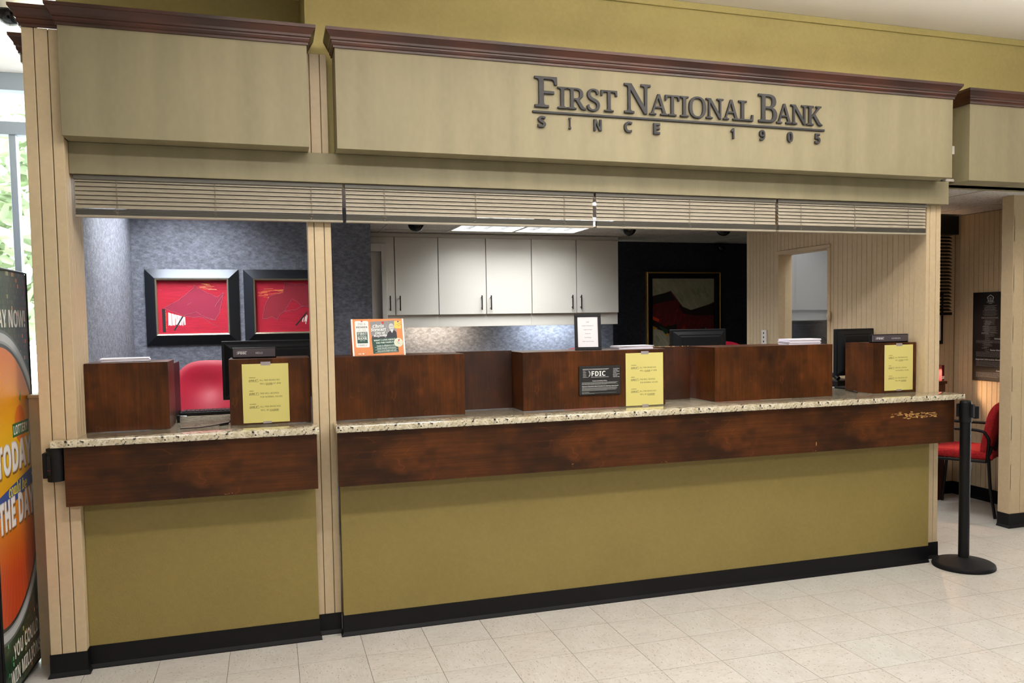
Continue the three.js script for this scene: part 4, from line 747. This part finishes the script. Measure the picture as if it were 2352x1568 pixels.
// ---------------------------------------------------------------- teller chairs: red moulded back, seat, column, five feet
function tellerChair(x, z, top, label) {
  const c = thing('teller_chair', label, 'chair', [x, 0, z], 0, 'red teller chairs'), s = new THREE.Shape(), w = 0.205, h = 0.20;
  for (let i = 0; i < 60; i++) { const a = i / 60 * Math.PI * 2, k = 2 / 3.1, px = Math.sign(Math.cos(a)) * Math.abs(Math.cos(a)) ** k * w * (1 - 0.12 * Math.sin(a)), py = Math.sign(Math.sin(a)) * Math.abs(Math.sin(a)) ** k * h; s[i ? 'lineTo' : 'moveTo'](px, py); }
  // dished shell: grid inside the outline, bent round the sitter
  const pos = [], idx = [], NR = 10, NA = 48;
  for (const side of [0, 1]) for (let r = 0; r <= NR; r++) for (let a = 0; a < NA; a++) {
    const t = a / NA * Math.PI * 2, k = 2 / 3.1, q = r / NR, X = Math.sign(Math.cos(t)) * Math.abs(Math.cos(t)) ** k * w * (1 - 0.12 * Math.sin(t)) * q, Y = Math.sign(Math.sin(t)) * Math.abs(Math.sin(t)) ** k * h * q;
    const bend = 1.5 * X * X - 0.35 * Y + 0.6 * Y * Y * (Y > 0 ? 1 : 0.3), dish = -0.014 * Math.exp(-((X * X) / 0.012 + ((Y - 0.04) ** 2) / 0.006)), edge = 0.012 * Math.sqrt(Math.max(0, 1 - q ** 6));
    pos.push(X, Y, bend - 0.2 * Y + (side ? -edge : edge + dish));
  }
  const L = (NR + 1) * NA;
  for (const side of [0, 1]) for (let r = 0; r < NR; r++) for (let a = 0; a < NA; a++) { const o = side * L, p = o + r * NA + a, q2 = o + r * NA + (a + 1) % NA, p2 = p + NA, q3 = q2 + NA; side ? idx.push(p, q2, q3, p, q3, p2) : idx.push(p, q3, q2, p, p2, q3); }
  for (let a = 0; a < NA; a++) { const p = NR * NA + a, q2 = NR * NA + (a + 1) % NA; idx.push(p, p + L, q2 + L, p, q2 + L, q2); }
  const g = new THREE.BufferGeometry(); g.setAttribute('position', new THREE.Float32BufferAttribute(pos, 3)); g.setIndex(idx); g.computeVertexNormals();
  const b = mesh('backrest', g, M.red, c); b.position.set(0, top - h, -0.16);
  mesh('backrest_bracket', bb(-0.03, 0.03, 0.70, top - h, -0.215, -0.195, 0.004), M.black, c);
  mesh('seat', new THREE.LatheGeometry([[0.001, 0], [0.2, 0.005], [0.22, 0.03], [0.2, 0.055], [0.001, 0.06]].map((p) => new THREE.Vector2(...p)), 32).translate(0, 0.68, 0), M.red, c);
  mesh('gas_column', cyl(0.025, [0, 0.1, 0], [0, 0.68, 0], 16), M.black, c);
  mesh('foot_ring', new THREE.TorusGeometry(0.2, 0.01, 8, 32).rotateX(Math.PI / 2).translate(0, 0.32, 0), M.black, c);
  for (let i = 0; i < 5; i++) { const a = i * 1.2566; mesh('foot', [cyl(0.02, [0, 0.11, 0], [Math.cos(a) * 0.28, 0.06, Math.sin(a) * 0.28], 10, 0.014), new THREE.SphereGeometry(0.03, 12, 8).translate(Math.cos(a) * 0.28, 0.03, Math.sin(a) * 0.28)], M.black, c); }
}
tellerChair(0.11, -1.12, 1.335, 'red teller chair behind the short counter');
tellerChair(3.77, -1.15, 1.372, 'red teller chair with only its rim showing over the plain box');
tellerChair(2.63, -1.2, 1.352, 'red teller chair behind the easel frame');

// ---------------------------------------------------------------- ceiling cameras
function dome(x, y, z, r, label) {
  const d = thing('dome_camera', label, 'camera', [x, y, z], 0, 'dark dome cameras under the teller ceiling');
  mesh('bubble', new THREE.SphereGeometry(r, 28, 14, 0, Math.PI * 2, Math.PI / 2, Math.PI / 2).translate(0, -0.04, 0), M.dome, d);
  mesh('collar', new THREE.LatheGeometry([[0.001, 0], [r * 1.16, 0], [r * 1.16, -0.03], [r * 1.04, -0.042], [r * 0.98, -0.042]].map((p) => new THREE.Vector2(...p)), 32), M.offwhite, d);
}
for (const [x, z, l] of [[1.63, -2.5, 'dome camera before the first white cabinet'], [2.52, -1.95, 'dome camera under the louvre lights'], [3.5, -2.5, 'dome camera before the end of the white cabinets'], [4.36, -2.36, 'dome camera before the shaded fabric wall']]) dome(x, CY, z, 0.066, l);
{
  const d = thing('wall_camera', 'small black camera high on the shaded fabric wall', 'camera', [5.30, 2.30, -4.05]);
  mesh('bracket', bb(-0.06, 0.06, 0.05, 0.075, 0, 0.1, 0.004), M.black, d);
  mesh('bubble', new THREE.SphereGeometry(0.045, 20, 12).translate(0, 0.03, 0.055), M.dome, d);
}
// ---------------------------------------------------------------- things by the beadboard wall
{
  const o = thing('outlet_plate', 'white vertical outlet plate on the beadboard wall', 'outlet');
  mesh('plate', bb(4.385, 4.3995, 1.318, 1.445, -1.806, -1.735, 0.003), M.offwhite, o);
  for (const y of [1.35, 1.385, 1.42]) mesh('socket', bb(4.3842, 4.3855, y - 0.007, y + 0.007, -1.778, -1.764), M.handle, o);
  const s = thing('light_switch', 'pale oval switch beside the doorway', 'switch', [4.383, 1.555, -0.93]);
  mesh('plate', new THREE.SphereGeometry(0.03, 20, 12).scale(0.35, 1.35, 0.6), M.beige, s);
  mesh('toggle', bb(-0.014, -0.009, -0.01, 0.01, -0.004, 0.004), M.offwhite, s);
  const c = thing('filing_cabinet', 'tall black cabinet behind the glass doorway', 'cabinet');
  mesh('body', bb(4.62, 5.38, 0.0, 1.5, -2.045, -1.75, 0.004), M.black, c);
  mesh('top', bb(4.61, 5.39, 1.5, 1.52, -2.048, -1.74, 0.003), M.blackMatt, c);
  for (let i = 0; i < 4; i++) { const d = mesh('drawer', bb(4.64, 5.36, 0.06 + i * 0.36, 0.4 + i * 0.36, -1.75, -1.735, 0.003), M.black, c); mesh('handle', bb(4.94, 5.06, 0.28 + i * 0.36, 0.3 + i * 0.36, -1.735, -1.72, 0.003), M.handle, d); }
}

// ---------------------------------------------------------------- side office
{ // guest chair seen from behind: local x = width, local -z = forward
  const fx = -0.52, fz = -0.85, turn = Math.atan2(-fx, -fz), c = thing('guest_chair', 'red upholstered guest chair with black frame in the side office', 'chair', [5.73, 0, -0.95], turn);
  const w = 0.225, back = 0.2, front = -0.24;
  const rb = (pts, name = 'leg') => mesh(name, tube(pts, 0.0115, 40, 10), M.black, c);
  for (const s of [-1, 1]) {
    rb([[s * w, 0.005, back + 0.03], [s * w, 0.22, back - 0.005], [s * w, 0.46, back - 0.02], [s * w, 0.55, back + 0.0]]);
    rb([[s * w, 0.005, front - 0.02], [s * w, 0.2, front], [s * w, 0.44, front + 0.02]]);
    rb([[s * (w + 0.005), 0.44, back - 0.03], [s * (w + 0.02), 0.6, back - 0.015], [s * (w + 0.022), 0.66, back - 0.05], [s * (w + 0.022), 0.672, back - 0.12], [s * (w + 0.02), 0.672, front + 0.06]], 'armrest');
  }
  mesh('seat_rail', [cyl(0.011, [-w, 0.43, front + 0.03], [w, 0.43, front + 0.03], 10), cyl(0.011, [-w, 0.43, back - 0.04], [w, 0.43, back - 0.04], 10), cyl(0.011, [-w, 0.43, front + 0.03], [-w, 0.43, back - 0.04], 10), cyl(0.011, [w, 0.43, front + 0.03], [w, 0.43, back - 0.04], 10)], M.black, c);
  mesh('back_upright', [cyl(0.011, [-0.1, 0.43, back - 0.03], [-0.1, 0.75, back + 0.07], 10), cyl(0.011, [0.1, 0.43, back - 0.03], [0.1, 0.75, back + 0.07], 10)], M.black, c);
  const seat = new RoundedBoxGeometry(0.47, 0.07, 0.46, 5, 0.032); seat.translate(0, 0.475, -0.02);
  mesh('seat', muv(seat), M.redFabric, c);
  const s = new THREE.Shape(), R = 0.12, hw = 0.225, hh = 0.4;
  s.moveTo(-hw + 0.03, 0); s.lineTo(hw - 0.03, 0); s.quadraticCurveTo(hw + 0.005, 0.02, hw, 0.14); s.lineTo(hw - 0.005, hh - R); s.quadraticCurveTo(hw - 0.02, hh, hw - R - 0.04, hh); s.lineTo(-hw + R + 0.04, hh); s.quadraticCurveTo(-hw + 0.02, hh, -hw + 0.005, hh - R); s.lineTo(-hw, 0.14); s.quadraticCurveTo(-hw - 0.005, 0.02, -hw + 0.03, 0);
  const b = new THREE.ExtrudeGeometry(s, { depth: 0.03, bevelEnabled: true, bevelSize: 0.012, bevelThickness: 0.012, bevelSegments: 4, steps: 1, curveSegments: 10 });
  const p = b.attributes.position; for (let i = 0; i < p.count; i++) p.setZ(i, p.getZ(i) - 0.9 * p.getX(i) ** 2); b.computeVertexNormals(); b.rotateX(0.17); b.translate(0, 0.475, back - 0.03);
  mesh('backrest', muv(toCreasedNormals(b, 0.9)), M.redFabric, c);
}
{
  const t = canvasTexture(1024, 1150, (g, w, h) => {
    g.fillStyle = '#08080a'; g.fillRect(0, 0, w, h); g.strokeStyle = g.fillStyle = '#c6c6c6'; g.textAlign = 'center';
    // equal housing mark
    g.lineWidth = 9; g.beginPath(); g.moveTo(232, 64); g.lineTo(280, 34); g.lineTo(328, 64); g.lineTo(328, 78); g.lineTo(318, 78); g.lineTo(318, 112); g.lineTo(242, 112); g.lineTo(242, 78); g.lineTo(232, 78); g.closePath(); g.stroke(); g.fillRect(262, 70, 36, 8); g.fillRect(262, 88, 36, 8);
    const para = (cx, y, ww, n, c = '#8f8f8f') => { for (let i = 0; i < n; i++) { const l = ww * rr(0.6, 1); g.fillStyle = c; g.save(); g.textAlign = 'left'; lines(g, cx - l / 2, y + i * 13, l, 2, 200, c, 4); g.restore(); } };
    g.font = font(15, true); g.fillText('EQUAL HOUSING', 280, 132); g.fillText('LENDER', 280, 148);
    para(280, 170, 250, 6, '#a8a8a8'); para(280, 250, 260, 5); para(280, 322, 280, 2, '#c0c0c0'); para(280, 352, 200, 6); para(280, 440, 300, 5, '#a8a8a8'); para(280, 510, 280, 2, '#c0c0c0'); para(280, 540, 170, 3);
    g.fillStyle = '#8f8f8f'; g.font = font(24, true); g.fillText('Community Reinvestment', 800, 52); g.fillText('Act Notice', 800, 82); para(800, 110, 420, 20, '#4a4a4a'); para(800, 390, 420, 14, '#4a4a4a');
    g.fillStyle = '#d4d4d4'; g.font = font(30, true); g.fillText('Annual Disclosure Statement', 560, 610); lines(g, 60, 626, 900, 3, 13, '#8f8f8f', 4); para(560, 672, 220, 4);
    g.fillStyle = '#d4d4d4'; g.fillText('Home Mortgage Disclosure Act Notice', 560, 760); lines(g, 60, 776, 900, 5, 14, '#9a9a9a', 4); g.fillStyle = '#d4d4d4'; g.fillText('Important Information About Procedures for Opening a New Account', 512, 884, 920); lines(g, 60, 900, 900, 5, 14, '#9a9a9a', 4); g.fillStyle = '#d4d4d4'; g.fillText('Funds Availability Policy', 560, 1026); lines(g, 60, 1042, 900, 5, 14, '#9a9a9a', 4);
  });
  const p = thing('notice_board', 'black notice board with rows of white lettering on beadboard', 'notice board', [6.1, 0, -0.97], -Math.PI / 2);
  mesh('panel', bb(-0.32, 0.32, 1.0, 1.729, 0.0005, 0.012, 0.002), M.black, p);
  const s = board(p, 'print', -0.318, 0.318, 1.002, 1.727, 0.0128, t, { roughness: 0.45 }, 0.001);
  const f = thing('picture_frame', 'thin black frame edge on the office end wall', 'frame');
  mesh('frame', bb(5.55, 5.96, 1.3, 1.73, -1.4995, -1.475, 0.003), M.black, f);
  mesh('mat', bb(5.58, 5.93, 1.33, 1.70, -1.476, -1.473), M.paper, f);
  const b = thing('window_blind', 'black blind hanging on the office end wall', 'blind');
  mesh('valance', bb(5.5, 6.03, 2.22, 2.375, -1.497, -1.39, 0.004), M.black, b);
  for (let i = 0; i < 22; i++) { const g = bb(5.51, 5.995, -0.001, 0.001, -0.02, 0.02); const sl = mesh('slat', g, M.black, b); sl.rotation.x = 0.5; sl.position.set(0, 2.2 - i * 0.029, -1.44); }
  mesh('bottom_rail', bb(5.505, 6.0, 1.545, 1.57, -1.46, -1.42, 0.004), M.black, b);
  const r = thing('binder', 'dark red binder standing on the office credenza', 'binder');
  mesh('cover', bb(5.80, 5.828, 1.0, 1.13, -1.45, -1.32, 0.003), std({ color: '#5a0f1e', roughness: 0.5 }), r);
  mesh('label', bb(5.803, 5.825, 1.015, 1.04, -1.3205, -1.3195), M.paper, r);
  const o = thing('outlet_plate', 'pale low outlet plate under the guest chair', 'outlet');
  mesh('plate', bb(6.092, 6.0995, 0.24, 0.36, -1.36, -1.28, 0.003), M.white, o);
  mesh('socket', bb(6.0905, 6.0925, 0.28, 0.32, -1.335, -1.305), M.handle, o);
}

// ---------------------------------------------------------------- belt stanchions and the belt receiver
function stanchion(x, z, label, k = 1) {
  const s = thing('stanchion', label, 'stanchion', [x, 0, z]);
  mesh('base', new THREE.LatheGeometry([[0.001, 0], [0.19, 0], [0.193, 0.008], [0.19, 0.022], [0.18, 0.028], [0.17, 0.03], [0.09, 0.044], [0.04, 0.055], [0.038, 0.06], [0.001, 0.06]].map((p) => new THREE.Vector2(p[0] > 0.05 ? p[0] * k : p[0], p[1])), 56), M.blackMatt, s);
  mesh('post', cyl(0.0315, [0, 0.05, 0], [0, 0.9, 0], 28), M.black, s);
  mesh('head', new THREE.LatheGeometry([[0.001, 0.895], [0.036, 0.895], [0.036, 1.005], [0.033, 1.012], [0.034, 1.02], [0.028, 1.026], [0.001, 1.028]].map((p) => new THREE.Vector2(...p)), 28), M.black, s);
  for (let i = 0; i < 3; i++) { const a = i * Math.PI / 2 + 0.35, g = bb(-0.016, 0.016, 0.925, 1.005, 0.034, 0.05, 0.003).rotateY(a); mesh('belt_slot', g, M.blackMatt, s); }
  return s;
}
{
  const s = stanchion(4.512, 0.205, 'black belt stanchion standing at the end of the long counter', 0.93);
  const b = mesh('belt_clip', bb(0.05, 0.075, 0.915, 0.99, -0.022, 0.022, 0.003), M.black, s); b.rotation.y = -0.2;
  mesh('clip_button', bb(0.076, 0.078, 0.918, 0.924, -0.006, 0.006), M.red, b);
  stanchion(5.93, -0.665, 'black stanchion base half hidden behind the office entrance column', 0.8);
  const u = thing('belt_receiver', 'black wall-mounted belt cassette on the pilaster under the granite', 'belt cassette', [-0.437, 0, 0.1155]);
  mesh('bracket', bb(-0.04, -0.02, 0.90, 1.01, 0, 0.05, 0.003), M.black, u);
  mesh('drum', cyl(0.032, [0.008, 0.885, 0.036], [0.008, 1.025, 0.036], 28), M.black, u);
  mesh('cap', cyl(0.034, [0.008, 1.018, 0.036], [0.008, 1.0285, 0.036], 28), M.blackMatt, u);
  mesh('belt_end', bb(-0.018, -0.004, 0.915, 1.0, 0.062, 0.07, 0.002), M.blackMatt, u);
  mesh('button', [bb(-0.016, -0.012, 0.936, 0.939, 0.0698, 0.0708), bb(-0.009, -0.006, 0.936, 0.939, 0.0698, 0.0708)], M.red, u);
}

// ---------------------------------------------------------------- lottery machine with a printed side, left of the pilaster
{
  const t = canvasTexture(640, 1880, (g, w, h) => {   // right edge of the print is the far edge of the panel
    g.fillStyle = '#16301f'; g.fillRect(0, 0, w, h);
    const led = (y0, y1, cols) => { for (let y = y0; y < y1; y += 26) for (let x = 0; x < w; x += 22) { const f = x / w, base = mixc([40, 96, 60], [150, 66, 40], cl(f * 1.3 - 0.2)); const k = rnd() < 0.06 ? 2.2 : rr(0.35, 1.1); g.fillStyle = `rgb(${base.map((v) => Math.min(255, v * k) | 0).join(',')})`; g.fillRect(x, y, 12, 19); } };
    led(0, 400); led(1560, h);
    // the big orange disc with its silver rim
    const disc = (rx, ry, fill) => { g.fillStyle = fill; g.beginPath(); g.ellipse(120, 950, rx, ry, 0, 0, Math.PI * 2); g.fill(); };
    disc(690, 690, '#5e6468'); disc(676, 676, '#b9bec2'); disc(640, 640, '#8d9397'); disc(628, 628, '#20242a');
    g.save(); g.beginPath(); g.ellipse(120, 950, 612, 612, 0, 0, Math.PI * 2); g.clip();
    for (let y = 320; y < 1600; y++) { const q = (y - 330) / 1240, c = q < 0.42 ? mixc([216, 110, 26], [240, 196, 22], q / 0.42) : mixc([240, 196, 22], [190, 52, 12], cl((q - 0.42) / 0.42)); g.fillStyle = `rgb(${c.map((v) => v | 0).join(',')})`; g.fillRect(0, y, w, 1); }
    g.globalAlpha = 0.12; for (let i = -8; i < 14; i++) poly(g, [[0.5, 0.48], [i * 0.14, 1], [i * 0.14 + 0.07, 1]], w, h, '#ffd040'); g.globalAlpha = 1; g.restore();
    g.fillStyle = '#6aa33a'; poly(g, [[0.66, 0.315], [0.71, 0.29], [0.70, 0.32]], w, h, '#4f8f34'); g.fillStyle = '#e2701c'; g.beginPath(); g.arc(0.66 * w, 0.375 * h, 88, 0, 7); g.fill(); g.fillStyle = '#1f6a3c'; g.fillRect(0.46 * w, 0.37 * h, 0.42 * w, 62); g.fillStyle = '#f6f6f2'; g.textAlign = 'center'; g.font = font(58, true); g.fillText('LOTTERY', 0.67 * w, 0.37 * h + 51, 250);
    poly(g, [[0, 0.53], [0.95, 0.495], [0.9, 0.515], [0.98, 0.535], [0, 0.575]], w, h, '#1f4a9a');
    const word = (s, y, px, skew) => { g.save(); g.transform(1, skew, 0, 1, 0, 0); g.font = font(px, true); g.lineJoin = 'round'; g.lineWidth = 22; g.strokeStyle = '#8a5a14'; g.strokeText(s, w / 2 - 6, y + 6, 560); g.lineWidth = 12; g.strokeStyle = '#d8d6da'; g.strokeText(s, w / 2 - 10, y, 560); g.fillStyle = '#f4f2f4'; g.fillText(s, w / 2 - 10, y, 560); g.restore(); };
    word('TODAY', 0.482 * h, 176, 0.0); word('THE DAY', 0.612 * h, 176, 0.0);
    g.font = 'italic bold 70px serif'; g.fillStyle = '#f2e24a'; g.fillText('could be', w * 0.52, 0.54 * h, 330);
    g.font = font(112, true); g.fillStyle = '#efe9e2'; g.fillText('PLAY NOW!', w / 2 - 4, 0.135 * h, 560);
    g.font = font(92, true); g.fillText('YOU COULD', w * 0.56, 0.925 * h, 420); g.fillText('WIN MILLIONS!', w * 0.55, 0.98 * h, 520);
  });
  const m = thing('lottery_machine', 'tall lottery machine with bright orange print beside the pilaster', 'vending machine', [-0.577, 0, 0.149], Math.PI / 2);   // local +z looks along world +x, local x along world -z
  mesh('cabinet', bb(-0.30, 0.29, 0.02, 1.81, -0.62, -0.006, 0.01), M.black, m);
  mesh('plinth', bb(-0.28, 0.27, 0, 0.02, -0.6, -0.02), M.blackMatt, m);
  board(m, 'printed_panel', -0.29, 0.286, 0.035, 1.795, -0.0045, t, { roughness: 0.3 }, 0.004);
  frameBars(m, -0.297, 0.291, 0.028, 1.803, -0.006, [[0, 0], [0, 0.007], [0.006, 0.007], [0.006, 0.002]], M.black, 'panel_edge');
}

// ---------------------------------------------------------------- entrance windows behind the pilaster, and outdoors
{
  const w = structure('window_2', 'tall shop windows with transoms beside the entrance'), z = -2.5;
  const xs = [-4, -2.82, -1.66, -0.5];
  for (const x of xs) mesh('mullion', bb(Math.max(x - 0.035, -4), Math.min(x + 0.035, -0.5), 0, 3.22, z - 0.06, z + 0.03, 0.004), M.alu, w);
  mesh('mullion', bb(-1.215, -1.17, 0, 2.9, z - 0.05, z + 0.02, 0.004), M.alu, w);
  for (let i = 0; i < 3; i++) {
    mesh('rail', bb(xs[i], xs[i + 1], 2.90, 2.99, z - 0.06, z + 0.03, 0.004), M.alu, w);
    mesh('rail', bb(xs[i], xs[i + 1], 3.2, 3.32, z - 0.06, z + 0.05, 0.004), M.alu, w);
    mesh('rail', bb(xs[i], xs[i + 1], 0, 0.12, z - 0.06, z + 0.03, 0.004), M.alu, w);
    mesh('pane', bb(xs[i] + 0.03, xs[i + 1] - 0.03, 0.12, 2.9, z - 0.018, z - 0.012), M.glass, w);
    mesh('pane', bb(xs[i] + 0.03, xs[i + 1] - 0.03, 2.99, 3.2, z - 0.018, z - 0.012), M.glass, w);
  }
  const c = thing('dome_camera', 'white dome camera on the ceiling beside the entrance windows', 'camera', [-0.80, 3.32, -0.98]);
  mesh('collar', new THREE.LatheGeometry([[0.001, 0], [0.09, 0], [0.09, -0.05], [0.078, -0.075]].map((p) => new THREE.Vector2(...p)), 32), M.offwhite, c);
  mesh('bubble', new THREE.SphereGeometry(0.072, 28, 14, 0, Math.PI * 2, Math.PI / 2, Math.PI / 2).translate(0, -0.07, 0), M.dome, c);
  meta(mesh('ground_outside', bb(-14, 4, -0.2, -0.02, -22, -2.6), std({ color: '#a9a49a', roughness: 0.9 })), 'pale pavement outside the shop windows', null, null, 'structure');
  const t = thing('tree', 'leafy tree outside the entrance windows', 'tree', [-2.3, -0.02, -9]);
  mesh('trunk', cyl(0.16, [0, 0, 0], [0.1, 2.0, 0], 12, 0.1), std({ color: '#5f5144', roughness: 0.9 }), t);
  const leaves = []; for (let i = 0; i < 1500; i++) { const a = rr(0, 6.283), b = Math.acos(rr(-1, 1)), r = 1.5 * Math.cbrt(rnd()); leaves.push(new THREE.CircleGeometry(rr(0.08, 0.16), 5).rotateX(rr(0, 3)).rotateY(rr(0, 6)).translate(Math.sin(b) * Math.cos(a) * r, 3.0 + Math.cos(b) * r * 1.2, Math.sin(b) * Math.sin(a) * r)); }
  const cr = mesh('crown', leaves, std({ color: '#a9b894', roughness: 0.8, side: THREE.DoubleSide }), t); cr.userData.kind = 'stuff';
}

renderer.render(scene, camera);
